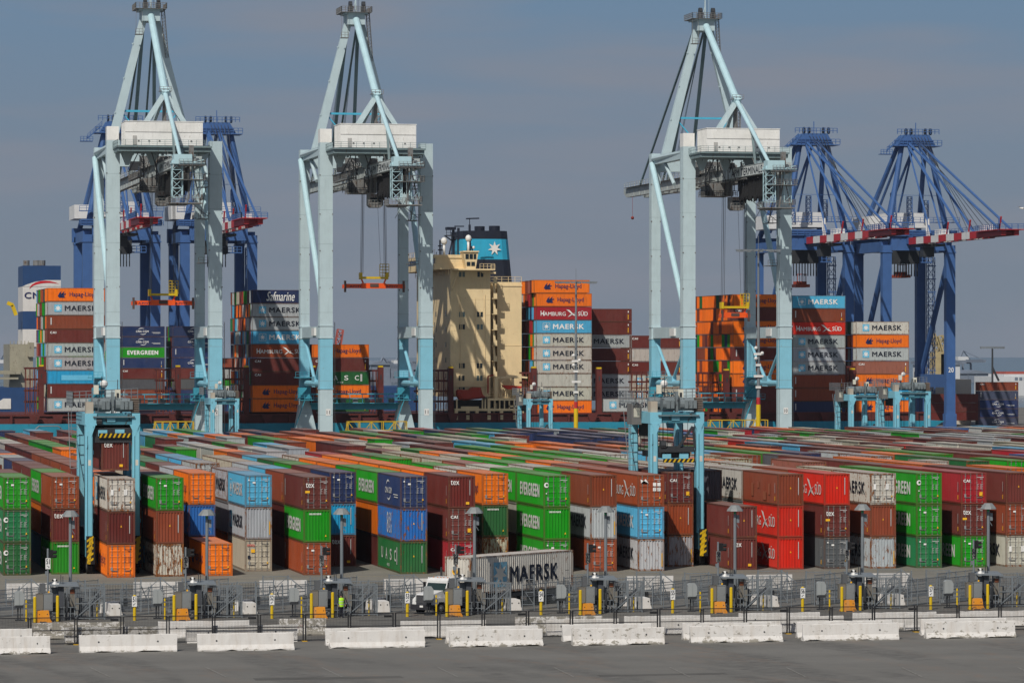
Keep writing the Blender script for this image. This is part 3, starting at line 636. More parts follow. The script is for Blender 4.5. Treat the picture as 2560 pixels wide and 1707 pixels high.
for px in (1099, 1101): b.bar(pxm(px, 645), pxm(px, 600), .15)
for px in (1090, 1104, 1124, 1128, 1140, 1150, 1156, 1166): b.bar(pxm(px, 645), pxm(px + (px % 3), 612 + (px * 7) % 22), .12)
for pa, pb in (((1113, 590), (1133, 604)), ((1129, 600), (1140, 600)), ((1129, 585), (1139, 585)), ((1141, 592), (1150, 592)), ((1170, 600), (1180, 600)), ((1170, 610), (1178, 610)), ((1095, 615), (1107, 615)), ((1095, 625), (1107, 625))): b.bar(pxm(*pa), pxm(*pb), .25)
part('mast', b, NV, BR)
for px, py, r in ((1110, 603, .75), (1171, 596, .7), (1184, 619, .3)): b = MB(); b.ball(pxm(px, py), r, sz=1.15); b.tube(pxm(px, py + 8), pxm(px, py + 36), .3); part('satellite_dome', b, WHP, BR, smooth=True)
# funnel
b = MB(); YF_ = YS + 15; p0 = at(1160, 720, YF_); p1 = at(1290, 720, YF_)
def fun(py0, py1, m, e=0):
    l0, l1 = xat(1156 + (730 - py0) * .0, YF_), xat(1156, YF_); r0 = xat(1277 + (py0 - 577) * .098, YF_); r1 = xat(1277 + (py1 - 577) * .098, YF_); z0_, z1_ = z_at(1220, py0, YF_), z_at(1220, py1, YF_)
    vs = []
    for z, l, r in ((z0_, l0, r0), (z1_, l1, r1)):
        for i in range(20): t = 2 * math.pi * i / 20; cx = (l + r) / 2; s_ = lambda v: math.copysign(abs(v) ** .45, v); vs.append((cx + (r - l) / 2 * s_(math.cos(t)), YF_ + 9 + 9 * s_(math.sin(t)), z))
    b.add(vs, [(i, (i + 1) % 20, 20 + (i + 1) % 20, 20 + i) for i in range(20)] + [tuple(range(20, 40))], m)
fun(745, 648.5, 0); fun(648.5, 597.5, 1); fun(597.5, 577, 0)
FUN = part('funnel', b, [NV, pm('funnel_blue', (.03, .36, .56), .45, .06)], ship)
b = MB(); 
for px, py, w in ((1199, 566, 28), (1236, 565, 30)): p = at(px, py, YF_ + 6); b.tube(Vector((p.x, p.y, p.z - 3)), p, w * .042, 12)
part('exhaust_pipe', b, NV, FUN)
b = MB(); star(b, 0, 0, 1.6); o = link('star_emblem', b.mesh('star_emblem', WHP), FUN, at(1236.5, 621, YF_ - .12) - ship.location, (R(90), 0, 0))
# lower superstructure openings + crane cradle
b = MB(); za, zb2 = z_at(1150, 1049, YS), z_at(1150, 1027, YS); y0 = YS - .8
for px in (1137, 1166, 1189, 1219, 1250, 1283, 1302): x = xat(px, y0); b.box(x, x + .7, y0, y0 + 1, za, zb2)
b.box(xat(1137, y0), xat(1304, y0), y0 - .05, y0 + 1, zb2, zb2 + .5); b.box(xat(1152, y0), xat(1197, y0), y0 - .15, y0, zb2, zb2 + 1.0)
zd = z_at(1250, 995, YS); b.box(xat(1219, y0), xat(1304, y0), y0 - .1, y0 + 6, zd - .5, zd)
for px in (1219, 1236, 1248, 1260, 1272, 1284, 1297): x = xat(px, y0); b.box(x, x + (.6 if px == 1219 else .25), y0, y0 + .4, zb2, zd - .5)
b.box(xat(1272, y0), xat(1297, y0), y0, y0 + .3, zb2 + .8, zb2 + 1.2); b.rail([(xat(1219, y0), y0, zd), (xat(1304, y0), y0, zd)], 1.1, .04, 1.4)
for px in (1142, 1206, 1213): x = xat(px, y0); b.bar((x, y0, zb2), (x, y0, zb2 + 2.6), .3)
p = at(1240, 944, YS); q = at(1282, 944, YS); b.bar((p.x, YS, zd), (p.x, YS, p.z), .8); b.bar(p, at(1304, 942, YS), .5); b.bar(at(1265, 938, YS), at(1318, 944, YS), .4); b.bar((q.x, YS, zd), (q.x, YS, q.z), .5); b.bar(at(1252, 955, YS), at(1264, 944, YS), .3)
for k in range(12): b.bar(at(1250 + k * 4, 993, YS + .5), at(1246 + k * 4 + (k % 3) * 5, 972, YS + .5), .2)
part('lower_superstructure', b, CREAM, ship)
b = MB(); b.box(xat(1133, YS + 3), xat(1306, YS + 3), YS + 3, YS + 3.3, zh, zd - .4); part('deck_recess', b, DKST, ship)
b = MB(); b.bar(at(1220, 985, YS - .2), at(1220, 940, YS - .2), .3); b.bar(at(1220, 940, YS - .2), at(1234, 937, YS - .2), .25); part('red_pipe', b, pm('red_pipe_paint', (.35, .03, .015)), ship)
# lifeboats
LBR = pm('lifeboat_red', (.30, .028, .012), .5, .1)
b = MB(); p = lambda px, py: at(px, py, YS - 1.2)
prof = [(1139, 978), (1143, 973), (1172, 974), (1180, 967), (1202, 968), (1206, 985), (1214, 993), (1204, 996), (1160, 1001), (1145, 999), (1140, 988)]
for w_, k_ in ((0, 1.0),):
    pts = [(p(*q).x, p(*q).z) for q in prof]; n = len(pts); cx = sum(q[0] for q in pts) / n; cz = sum(q[1] for q in pts) / n; vs = []
    for y_, s_ in ((-1.5, .72), (-1.1, .93), (0, 1), (1.1, .93), (1.5, .72)): vs += [(cx + (q[0] - cx) * s_, YS - 1.2 + y_, cz + (q[1] - cz) * s_) for q in pts]
    fs = [tuple(range(n)), tuple(range(5 * n - 1, 4 * n - 1, -1))] + [(j * n + i, (j + 1) * n + i, (j + 1) * n + (i + 1) % n, j * n + (i + 1) % n) for j in range(4) for i in range(n)]
    b.add(vs, fs)
tag(link('lifeboat', b.mesh('lifeboat', LBR, p(1175, 985))), 'large enclosed dark red lifeboat hung on the side of the cream deckhouse', 'lifeboat', 'lifeboats on the ship').location = p(1175, 985)
b = MB(); prof = [(1254, 962), (1302, 965), (1301, 971), (1268, 973), (1260, 969)]; b.prism([(p(*q).x, p(*q).z) for q in prof], YS - 2.2, YS - .6, 'y')
tag(link('lifeboat', b.mesh('lifeboat', pm('rescue_boat_red', (.5, .03, .01)), p(1278, 967))), 'small open scarlet rescue boat slung above the cream deck rails', 'lifeboat', 'lifeboats on the ship').location = p(1278, 967)

# lashing bridges: (px left, px right, top py, Y)
def lashing(px0, px1, pyt, rods=True, post=None):
    b = MB(); y = YS + .2; x0, x1 = xat(px0, y), xat(px1, y); z1 = z_at(px0, pyt, y); n = max(3, int((x1 - x0) / 1.1))
    for lev in range(4):
        z = z1 - lev * (z1 - zc) / 4; b.box(x0, x1, y + .3, y + 3, z - .4, z, 0)
    for k in range(n + 1): x = x0 + (x1 - x0) * k / n; b.box(x, x + .22, y, y + .3, zh, z1, 0)
    for k in range(n * 2): x = x0 + (x1 - x0) * (k + .5) / (2 * n); b.bar((x, y - .1, z1 - (k % 3) * 1.2 - .4), (x + .3 * (-1) ** k, y - .1, zc), .09, m=1)
    o = part('lashing_bridge', b, [DECKR, RUSTR], ship)
def post(px, pyt, w=13):
    b = MB(); y = YS - .4; x0 = xat(px, y); x1 = xat(px + w, y); z1 = z_at(px, pyt, y); b.box(x0, x1, y, y + 1.4, zh, z1, 0); b.box(x0 + .1, x1 - .1, y + .1, y + 1.3, z1, z1 + .35, 1); b.box(x0 + .45, x1 - .45, y - .03, y, z1 - 2.6, z1 - 1.6, 2)
    b.prism([(x0, zh + 2.2), (x1, zh + 2.2), (x1 + .9, zh), (x0 - .9, zh)], y - .3, y, 'y')
    part('stanchion_post', b, [DECKR, YEL, DKST], ship)
for px0, px1, pyt in ((62, 97, 918), (390, 440, 922), (558, 614, 918), (923, 948, 924), (1040, 1122, 924), (1305, 1334, 930), (1578, 1628, 928), (1743, 1808, 930), (2115, 2140, 915)): lashing(px0, px1, pyt)
for px, pyt in ((97, 916), (439, 917), (610, 918), (777, 918), (946, 918), (1121, 920), (1329, 920), (1492, 922), (1811, 926), (2126, 924)): post(px, pyt)

# containers on deck: (px of left face edge, Y of face, py of top, lettering and colour per tier downwards, label of the bay)
G_S = 'containers stacked on the ships'
BAYS = [
 (118, 0, 719, [('orange', 'hapag'), ('silver', 'maersk'), ('brown', 'marks'), ('maroon', 'cai'), ('silver', 'maersk'), ('grey', 'maersk_worn'), ('cyan', 'patch'), ('maroon', 'marks'), ('silver', 'maersk')], "in the stack beside the striped funnel", 12),
 (630, 0, 724, [('navy', 'safmarine'), ('silver', 'maersk'), ('silver', 'maersk'), ('ltblue', 'maersk_white'), ('rust', 'hamburg'), ('maroon', 'cai'), ('maroon', 'cai'), ('orange', 'hapag'), ('orange', 'hapag')], "in the stack behind crane eleven", 14),
 (782, 0, 860, [('orange', 'hapag'), ('maroon', 'cai'), ('dkgreen', 'uasc'), ('orange', 'hapag'), ('dkgreen', 'marks')], "between the legs of crane eleven", 5),
 (1340, 0, 699, [('orange', 'hapag'), ('orange', 'hapag'), ('crimson', 'hamburg'), ('ltblue', 'maersk_white'), ('white', 'maersk'), ('white', 'maersk'), ('white', 'maersk'), ('white', None), ('white', 'maersk'), ('orange', 'hapag')], "in the stack beside the cream deckhouse", 6),
 (1443, 14, 771, [('maroon', 'cai'), ('maroon', 'cai'), ('silver', 'maersk'), ('maroon', 'cai'), ('maroon', 'cai'), ('silver', 'maersk'), ('silver', 'maersk')], "in the set-back stack past the mast", 4),
 (1507, 0, 996, [('silver', 'maersk')], "alone before the set-back stack", 1),
 (1574, 14, 838, [('maroon', 'cai'), ('white', 'marks'), ('maroon', 'cai'), ('white', 'maersk'), ('white', 'maersk')], "in the stack behind crane ten's leg", 3),
 (1832, 0, 735, [('orange', 'hapag'), ('maroon', 'cai'), ('orange', 'hapag'), ('orange', 'hapag'), ('maroon', 'marks'), ('orange', 'hapag'), ('orange', 'hapag'), ('maroon', 'marks'), ('maroon', 'cai'), ('maroon', 'marks')], "between the legs of crane ten", 13),
 (1980, 0, 738, [('ltblue', 'maersk_white'), ('brown', 'marks'), ('red', 'hamburg'), ('silver', 'maersk'), ('silver', 'maersk'), ('silver', 'maersk'), ('brown', 'marks'), ('brown', 'marks'), ('navy', 'marks')], "in the tall stack past crane ten", 3),
 (2140, 0, 803, [('white', 'maersk'), ('orange', 'hapag'), ('silver', 'maersk'), ('pink', 'cai'), ('orange', 'hapag'), ('cyan', 'marks'), ('orange', 'hapag'), ('silver', 'marks')], "in the teal ship's last stack", 5),
]
sh = MB()
for bx, (px, dy, pyt, tiers, where, nrow) in enumerate(BAYS):
    Y = YS + dy; x = xat(px, Y); zt = z_at(px, pyt, Y); 
    for t, (cname, des) in enumerate(tiers):
        z = zt - (t + 1) * 2.93; off = -.5 if (bx == 3 and t < 1) else 0
        let = {'hapag': 'sail emblem', 'maersk': 'dark star lettering', 'maersk_worn': 'rust-patched lettering', 'maersk_white': 'white star lettering', 'hamburg': 'white bird emblem', 'cai': 'small code', 'safmarine': 'white script', 'uasc': 'spaced letters', 'patch': 'faded patch', 'marks': 'few marks', None: 'no lettering'}[des]
        o = container((x + off, Y + 1.219, z), cname, 'C', None, None, .12 + (.3 if cname == 'white' else .12 if cname == 'silver' else 0), f"{CNAME[cname]} container with {let}, {ORD[t + 1]} down {where}", G_S, False, rz=R(-90), L=12.5 if px > 1300 and px < 1500 else 12.3, near_side=des, rnd=rnd)
        for rr in range(1, nrow + 1):
            if rnd.random() < .97 or bx == 7: sbox(sh, x + rnd.uniform(0, .25) * (bx != 7) + (off if rr < 2 else 0), Y + rr * 2.5, z if t or rnd.random() < .9 else z - .05, (*jit(PAL[rnd.choice(POOL if px < 1700 or px > 1900 else ['orange'] * 11 + ['maroon'] * 2 + ['green', 'navy', 'brown', 'dkgreen'])], rnd), .15), 12.3, True)
tag(link('shipping_containers_in_the_ships_inner_rows', sh.mesh('ship_inner_containers', [A_PAINT, A_ROOF])), 'mixed containers filling the inner rows of the ship decks', 'shipping containers', kind='stuff')
# ------------------------------------------------------------------ pale blue quay cranes
PALE = pm('pale_blue_crane_paint', (.45, .56, .59), .5, .06, .03, (.25, .2, .15)); SEA = pm('bright_blue_crane_paint', (.22, .50, .62), .5, .07, .04, (.2, .2, .18)); TEALB = pm('teal_walkway_paint', (.05, .30, .40), .5, .12, .12, (.08, .09, .1))
HOUSE = pm('white_machine_house', (.77, .765, .735), .5, .08, .12, (.4, .34, .28)); GRIME = pm('grimy_grey_steel', (.17, .17, .165), .65, .25, .35, (.10, .06, .04)); ROPE = pm('steel_rope', (.05, .055, .06), .5, .1); CYAN = pm('cyan_brace_paint', (.07, .42, .60), .5, .08)
BOOMP = pm('dirty_pale_girder', (.40, .44, .43), .6, .12, .3, (.22, .15, .11)); ORG = pm('spreader_red', (.85, .10, .01), .5, .12); GREEN_L = pm('green_lamp', (.02, .4, .1), .3)
YR, YFR = 798.5, 770.0
def big_crane(X, label):
    """all x below are offsets from the outer face of the first front leg"""
    O = Vector((X, YFR, 0)); t = thing('quay_crane', label, 'crane', O, 0, 'pale blue quay cranes')
    def V(x, y, z): return Vector((X + x, y, z))
    for side, (x0, x1, xi) in enumerate(((0, 2.65, 1), (20.9, 23.5, -1))):
        for rear, (y0, y1) in enumerate(((YFR, YFR + 2.7), (YR, YR + 2.2))):
            b = MB(); a0, a1 = (x0, x1) if not rear else ((.1, 2.1) if side == 0 else (21.4, 23.4)); a0 += X; a1 += X
            b.box(a0, a1, y0, y1, 22.8, 62.8, 0); b.box(a0 + .004, a1 - .004, y0 + .004, y1, 12.4, 22.8, 1); b.box(a0, a1, y0, y1, 0 if not rear else 8.7, 12.4, 0)
            if rear: b.prism([(a0 - .2, 8.7), (a1 + .2, 8.7), (a1 + 2.2, 0), (a0 - 1.6, 0)], y0, y1, 'y', 0)
            else: b.prism([(a0, 4), (a1, 4), (a1 + 1.0, 0), (a0 - .7, 0)], y0 + .1, y1 - .1, 'y', 0)
            for z in (12.3, 22.7, 25.2): b.box(a0 - .12, a1 + .12, y0 - .12, y1 + .1, z, z + .22, 1 if z < 20 else 0)
            for z in (33, 40.5, 48, 56): b.box(a0 - .1, a0 + .12, y0 - .05, y0 + .2, z, z + .25, 2); b.box(a1 - .15, a1 + .08, y0 - .05, y0 + .2, z, z + .25, 2)
            for z in range(7, 62, 7): b.box(a0 - .012, a1 + .012, y0 - .012, y1, z, z + .05, 3)
            if not rear: b.box(a0 - .05, a0 + .12, y0 + 1, y0 + 1.2, 3, 62, 0); b.lattice((a1 + .35, y0 + 1.2, 3), (a1 + .35, y0 + 1.2, 26), .5, .5, .03, 1.2, 2)
            L_ = part('leg', b, [PALE, SEA, GRIME, pm('weld_seam', (.25, .33, .34), .6, .1)], t)
        xc = X + (1.3 if side == 0 else 22.2)
        b = MB(); b.box(xc - .9, xc + .9, YFR + 2.7, YR, 22.9, 25.2, 0); b.box(xc - .8, xc + .8, YFR + 2.7, YR, 60.4, 62.2, 0)
        part('side_beam', b, [PALE], t)
        b = MB(); b.tube(V(.2 if side == 0 else 23, YR, 60.6), V(1.2 if side == 0 else 22.3, YFR + 1.5, 26.2), .62, 12); 
        for k in range(1, 4): p = V(.2 if side == 0 else 23, YR, 60.6).lerp(V(1.2 if side == 0 else 22.3, YFR + 1.5, 26.2), k / 4); b.tube(p - Vector((0, 0, .15)), p + Vector((0, 0, .15)), .7, 12)
        part('diagonal_brace', b, [pm('light_tube_paint', (.43, .61, .66), .4, .05)], t, smooth=False)
        b = MB(); b.tube((xc, YFR + 2, 13.3), (xc, YR + .4, 13.3), .65, 10); b.tube((xc, YFR + 2.6, 22), (xc, 784, 14), .35, 8); b.tube((xc, YR, 22), (xc, 786, 14), .35, 8); b.box(xc - .5, xc + .5, 783, 787, 12.6, 14.8); part('lower_brace', b, SEA, t)
        b = MB(); b.tube((xc - .9, YR - .3, 61.6), (xc - .3, YFR + 1.5, 61.8), .5, 8); b.tube((xc, YR - 7, 60.6), (xc, YFR + 13, 55.5), .4, 8); part('portal_knee', b, PALE, t)
        # rear balcony and stairs low on the leg
        b = MB(); xr = X + (1.1 if side == 0 else 22.4)
        for z in (9.8, 14.6): b.box(xr - 2.4, xr + 2.4, YR - 2.6, YR - .1, z - .15, z); b.rail([(xr - 2.4, YR - 2.6, z), (xr + 2.4, YR - 2.6, z)], 1.1, .035, 1.0)
        b.bar((xr - 2.2, YR - 2.2, 9.8), (xr + 2, YR - 2.2, 14.6), .7, .12); b.bar((xr - 2.6, YR - 2.2, 3.5), (xr - .4, YR - 2.2, 9.7), .7, .12); b.box(xr - 1.6, xr + 1, YR - 1.6, YR - .1, 10, 12.4)
        part('stair_platform', b, [TEALB if side == 0 else TEALB], t)
    b = MB(); b.box(X + 2.1, X + 21.4, YR + .1, YR + 2, 7.7, 9.0); b.box(X + 2.1, X + 21.4, YR - 1.8, YR + .1, 9.0, 9.15); b.rail([(X + 2.2, YR - 1.8, 9.15), (X + 21.4, YR - 1.8, 9.15)], 1.9, .07, 2.6)
    b.box(X + 2.1, X + 21.4, YR - 1.85, YR - 1.7, 10.9, 11.15); part('sill_walkway', b, TEALB, t)
    b = MB(); 
    for k in range(7): b.box(X + 3.5 + k * 2.6, X + 4.6 + k * 2.6, YR - .6, YR + .1, 9.2, 10.2)
    part('walkway_cabinet', b, GRIME, t)
    b = MB(); b.box(X + 2.1, X + 21.4, YR, YR + 2.2, 58.9, 61.6); part('cross_beam', b, PALE, t)
    b = MB(); b.box(X + 2.65, X + 20.9, YFR + .2, YFR + 2.4, 60.2, 61.9)
    for xk in (4.2, 9.3, 14.5, 19.5): b.prism([(X + xk - 1.3, 60.2), (X + xk + 1.3, 60.2), (X + xk + .35, 57.8), (X + xk - .35, 57.8)], YFR + .4, YFR + 1.1, 'y')
    part('cross_beam', b, PALE, t)
    # machine house on its deck, and the small hut on the first leg
    b = MB(); b.box(X + 2.9, X + 18.5, 761.5, 769.5, 61.4, 66.1, 0); b.box(X + 2.8, X + 18.6, 761.4, 769.6, 66.1, 66.25, 0)
    for k in range(52): b.box(X + 4.1 + k * .275, X + 4.22 + k * .275, 761.44, 761.5, 64.1, 65.9, 0)
    b.box(X + 2.9, X + 18.5, 761.43, 761.5, 64.0, 64.07, 1)
    for k in range(24): b.box(X + 2.84, X + 2.9, 761.8 + k * .3, 761.95 + k * .3, 61.5, 66, 0)
    for q in (5.4, 7.5, 9.6, 13.5, 16): b.box(X + q, X + q + .35, 761.42, 761.5, 62.1, 62.4, 2)
    b.box(X + 4.4, X + 5.2, 761.42, 761.5, 61.5, 63.3, 1)
    part('machine_house', b, [HOUSE, pm('house_shadow_gap', (.4, .39, .37)), GRIME], t)
    b = MB(); b.box(X + .05, X + 2.45, YFR, YFR + 3, 62.8, 65.6); [b.box(X + .1 + k * .3, X + .25 + k * .3, YFR - .04, YFR, 62.9, 65.4) for k in range(8)]; part('leg_top_hut', b, HOUSE, t)
    b = MB(); b.box(X + 1.2, X + 20.2, 759.9, 770.0, 60.9, 61.25); b.rail([(X + 1.2, 759.9, 61.25), (X + 20.2, 759.9, 61.25)], 1.15, .035, 1.6, mids=2); b.rail([(X + 1.2, 770, 61.25), (X + 1.2, 759.9, 61.25)], 1.15, .035, 1.3)
    for k in range(9): b.bar((X + 2 + k * 2.2, 760.4, 60.9), (X + 2.6 + k * 2.2, 764, 59.6), .2)
    b.bar((X + 14, 760.6, 61.2), (X + 14, 757, 57.5), .7, .1); b.bar((X + 12.3, 760.4, 65), (X + 12.4, 758, 58), .5, .1); b.box(X + 1.4, X + 20, 760.4, 769.5, 60.1, 60.9)
    part('house_deck', b, [pm('deck_grey_blue', (.16, .22, .23), .6, .15, .2)], t)
    # A-frame
    b = MB(); up = (1, 0, 0)
    for xf, xa_ in ((3.2, 10.6), (20.3, 13.0)):
        b.bar(V(xf, YR + 1, 61.5), V(xa_, 800, 90.6), 1.0, 1.75, up=(1, 0, 0)) if False else None
        d = 1.0 if xf < 10 else .9
        b.prism([(X + xf - d, 61.4), (X + xf + d, 61.4), (X + xa_ + .75, 90.6), (X + xa_ - .75, 90.6)], YR + .2, YR + 1.5, 'y')
        for q in (.3, .55, .8): zz = 61.4 + 29 * q; xx = X + xf + (xa_ - xf) * q; b.box(xx - 1.15, xx - .85, YR + .05, YR + .3, zz, zz + .25)
    part('a_frame', b, PALE, t)
    b = MB()
    for dx in (-1.4, 1.4): b.bar(V(11.8 + dx * .8, 801, 90.5), V(13.1 + dx * 1.8, 826, 58.5), .75, .35); b.bar(V(11.8 + dx * .8, 802, 90.8), V(13.1 + dx * 1.8, 853, 58.4), .42, .35)
    for dx in (-1, 1): 
        for q in (.1, -.25): b.bar(V(11.8 + dx, 802, 91.6), V(13 + dx * 1.5 + q, 838, 58.6), .09)
    part('forestay', b, [pm('stay_blue_grey', (.13, .20, .22), .5, .1)], t)
    b = MB(); b.tube(V(11.8, 797.5, 91), V(12.0, 772, 72.9), .72, 12, r2=.8); b.tube(V(12.0, 771.6, 72.6), V(12.4, 748, 58.6), .5, 10, r2=.36); b.tube(V(12, 772.4, 72), V(12, 771.2, 73.4), 1.0, 8)
    part('backstay_tube', b, [MATS['light_tube_paint']], t)
    b = MB(); b.box(X + 10.8, X + 13.3, 770.8, 773, 72.9, 73.0); b.rail([(X + 10.8, 770.8, 73), (X + 13.3, 770.8, 73)], .8, .04, .8); b.bar(V(12, 773, 72), V(12, 774, 62), .5, .9); b.lattice(V(12.6, 772.5, 62), V(12.6, 772.5, 72), .7, .7, .06); part('knuckle_platform', b, GRIME, t)
    b = MB()
    for s_ in (-1, 1): b.bar(V(12, 772, 72.6), V(12 + s_ * 7.2, 771.6, 61.5), 1.0, 1.35, up=(0, 1, 0)); b.bar(V(12, 773, 72.4), V(12 + s_ * 2.2, YR - 2, 61.5), .6, .8)
    part('house_tripod', b, PALE, t)
    b = MB(); b.bar(V(5.6, YR + .8, 70.6), V(18, YR + .8, 70.6), .42); b.bar(V(6, YR + .8, 70.2), V(9.6, YR + .8, 66), .25); b.bar(V(17.6, YR + .8, 70.2), V(14, YR + .8, 66), .25); part('tie_brace', b, CYAN, t)
    b = MB(); b.box(X + 9.9, X + 13.7, 796.6, 802, 89.4, 91.6); b.box(X + 9.3, X + 14.3, 796.2, 802.4, 91.6, 91.9); part('mast_head', b, PALE, t)
    b = MB(); b.box(X + 8.5, X + 15.0, 795.4, 803, 91.9, 92.0); b.rail([(X + 8.5, 803, 92), (X + 8.5, 795.4, 92), (X + 15, 795.4, 92), (X + 15, 803, 92)], 1.15, .05, .8, mids=2)
    b.bar(V(8.6, 796, 92), V(8.6, 796, 86.6), .06); b.bar(V(9.9, 796, 92), V(9.9, 796, 86.6), .06); b.box(X + 8.4, X + 10, 795.4, 797, 86.4, 86.55); b.rail([(X + 8.4, 795.4, 86.5), (X + 10, 795.4, 86.5)], 1.1, .04, .8)
    b.lattice(V(14.3, 797, 92), V(15.4, 799, 82), .7, .7, .05)
    part('top_platform', b, GRIME, t)
    b = MB()
    for xk in (10.6, 13.4): b.tube(V(xk - .35, 797, 93.6), V(xk + .35, 797, 93.6), .75, 12); b.box(X + xk - .45, X + xk + .45, 796.4, 798, 92, 93.2)
    part('sheave', b, DKST, t)
    b = MB(); b.bar(V(11.9, 798, 92), V(11.9, 798, 100), .25); b.bar(V(11.2, 798, 92), V(11.9, 798, 95), .12); b.bar(V(12.6, 799, 92), V(12.6, 799, 98), .08); b.bar(V(13, 799, 92), V(13, 799, 97.5), .06); b.box(X + 10, X + 12, 797.6, 798.4, 96.5, 96.7); part('top_mast', b, PALE, t)
    # boom
    b = MB()
    for x0 in (10.9, 15.2): b.box(X + x0, X + x0 + 1.1, 745, 868.5, 56.2, 58.3, 0); b.box(X + x0 - .12, X + x0 + 1.2, 745, 868, 58.3, 58.4, 0); b.prism([(868.5, 56.2), (871, 57.2), (871, 58.3), (868.5, 58.3)], X + x0, X + x0 + 1.1, 'x', 0)
    for k in range(16): y = 748 + k * 7.9; b.box(X + 12, X + 15.2, y, y + .6, 57, 57.7, 0)
    for k in range(22): b.box(X + 10.82, X + 10.9, 747 + k * 5.4, 747.15 + k * 5.4, 56.3, 58.2, 0)
    b.rail([(X + 10.4, 868, 58.4), (X + 10.4, 780, 58.4)], 1.1, .045, 2.5); b.box(X + 10.2, X + 10.9, 780, 868, 58.35, 58.42, 1)
    BM = part('boom', b, [BOOMP, GRIME], t)
    b = MB(); b.box(X + 10.83, X + 10.88, 744.8, 776, 56.3, 58.2); part('name_panel', b, [pm('name_panel_white', (.60, .64, .63), .5, .08, .1, (.4, .36, .3))], BM)
    lb = MB(); T(lb, 'APM TERMINALS', 0, 24.5, 0, 1.45, 0, .03); link('lettering', lb.mesh('lettering', BLACK), BM, Vector((10.80, 771.5 - YFR, 56.5)), SIDE_ROT)
    b = MB(); b.box(X + 8.6, X + 13.6, 781, 789, 53.0, 55.7); b.rail([(X + 8.2, 789, 53), (X + 8.2, 780, 53), (X + 14, 780, 53)], 1.1, .05, 1.0); [b.box(X + 8.55, X + 8.6, 781.2 + k, 781.3 + k, 53.1, 55.6) for k in range(8)]
    b.box(X + 11, X + 16.4, 779, 792, 55.7, 56.3)
    for k in range(4): b.tube(V(11.5 + k, 783, 59.0), V(11.9 + k, 783, 59.0), .8, 8)
    b.box(X + 10.6, X + 13.4, 778.5, 783, 58.3, 59.9); b.box(X + 9.4, X + 16, 795, 797, 58.3, 61); TR = part('trolley', b, GRIME, t)
    b = MB(); b.box(X + 9.8, X + 12.8, 768, 771, 50, 52.3, 0); b.box(X + 10.1, X + 12.4, 767.95, 768, 50.6, 51.5, 1); b.bar(V(10.2, 769, 52.3), V(10.6, 770, 56), .2); b.bar(V(12.4, 769, 52.3), V(12.2, 770, 56), .2); b.rail([(X + 9.6, 767.7, 49.9), (X + 13, 767.7, 49.9)], 1.1, .04, .7); b.prism([(X + 9.8, 50), (X + 12.8, 50), (X + 12.3, 49.5), (X + 10.3, 49.5)], 768, 771, 'y', 0)
    part('operator_cab', b, [GRIME, GLASS], TR)
    b = MB(); rn = random.Random(3)
    for k in range(16):
        y = 748 + k * 1.25; zb_ = 50.9 + rn.uniform(0, 1.2); pts = [Vector((X + 11.6, y + 1.2 * q, 56.2 - (56.2 - zb_) * math.sin(math.pi * q) ** .45)) for q in [i / 8 for i in range(9)]]
        b.path(pts, .15, 5); b.path([p + Vector((1.2, .3, 0)) for p in pts], .15, 5); b.path([p + Vector((2.4, -.2, .3)) for p in pts], .12, 5)
    part('festoon_cable', b, BLK, t)
    b = MB()
    for k in range(10): y = 752 + k * 9; b.bar((X + 10.5, y, 58.4), (X + 10.5, y + 1.5, 59.6), .08); b.bar((X + 11.2, y, 55.6), (X + 15.6, y + 2, 55.9), .15)
    for k in range(5): b.bar((X + 7 + k * 2.2, 775 + k * 2, 60.2), (X + 9 + k * 1.8, 777, 56.5), .14)
    b.rail([(X + 7.4, 775, 56.0), (X + 7.4, 800, 56.0)], 1.1, .045, 1.2, mids=2); b.box(X + 7.3, X + 8.2, 775, 800, 55.85, 56.0); b.tube((X + 11, 760, 55.8), (X + 11, 800, 55.8), .18, 6)
    b.bar((X + 3, YFR + 1.5, 57), (X + 9.5, 790, 50.5), .08) if False else None
    part('service_gangway', b, GRIME, t)
    b = MB(); rn2 = random.Random(8)
    for k in range(9): xk = X + rn2.uniform(6, 15); yk = rn2.uniform(774, 798); zk = rn2.uniform(56.5, 59.6); b.box(xk, xk + rn2.uniform(.6, 2.4), yk, yk + rn2.uniform(.8, 2), zk, zk + rn2.uniform(.5, 1.3))
    for k in range(14): xk = X + rn2.uniform(5, 17); yk = rn2.uniform(765, 798); b.bar((xk, yk, 60.2), (xk + rn2.uniform(-2.5, 2.5), yk + rn2.uniform(-3, 3), rn2.uniform(55, 58.4)), rn2.uniform(.08, .22))
    b.lattice((X + 8.4, 782, 53.2), (X + 8.4, 782, 59.5), .9, .9, .08); b.lattice((X + 14.6, 776, 52), (X + 14.6, 776, 60), .9, .9, .08); b.rail([(X + 6.4, 781, 53), (X + 14.6, 781, 53)], 1.1, .05, .9, mids=2)
    for k in range(6): b.tube((X + 9.2 + k * .9, 770, 53.5), (X + 9.2 + k * .9, 770, 56), .12, 5)
    part('underslung_machinery', b, DKST, t)
    b = MB(); xs_, ys_ = X + 21.1, YFR + 5
    for z in (38, 47, 53.5): b.box(xs_ - 2.2, xs_ - .2, ys_ - 3, ys_ + 1, z, z + .12); b.rail([(xs_ - 2.2, ys_ - 3, z + .12), (xs_ - .2, ys_ - 3, z + .12)], 1.1, .04, .8)
    b.bar((xs_ - 1.8, ys_ - 2, 47), (xs_ - .6, ys_ - 2, 53.5), .6, .1); b.bar((xs_ - 6.5, YFR + 3, 52.6), (xs_, YFR + 3, 47.5), .12); b.bar((xs_ - 5, YFR + 3, 47.5), (xs_, YFR + 3, 56), .1)
    part('side_gangway', b, GRIME, t)
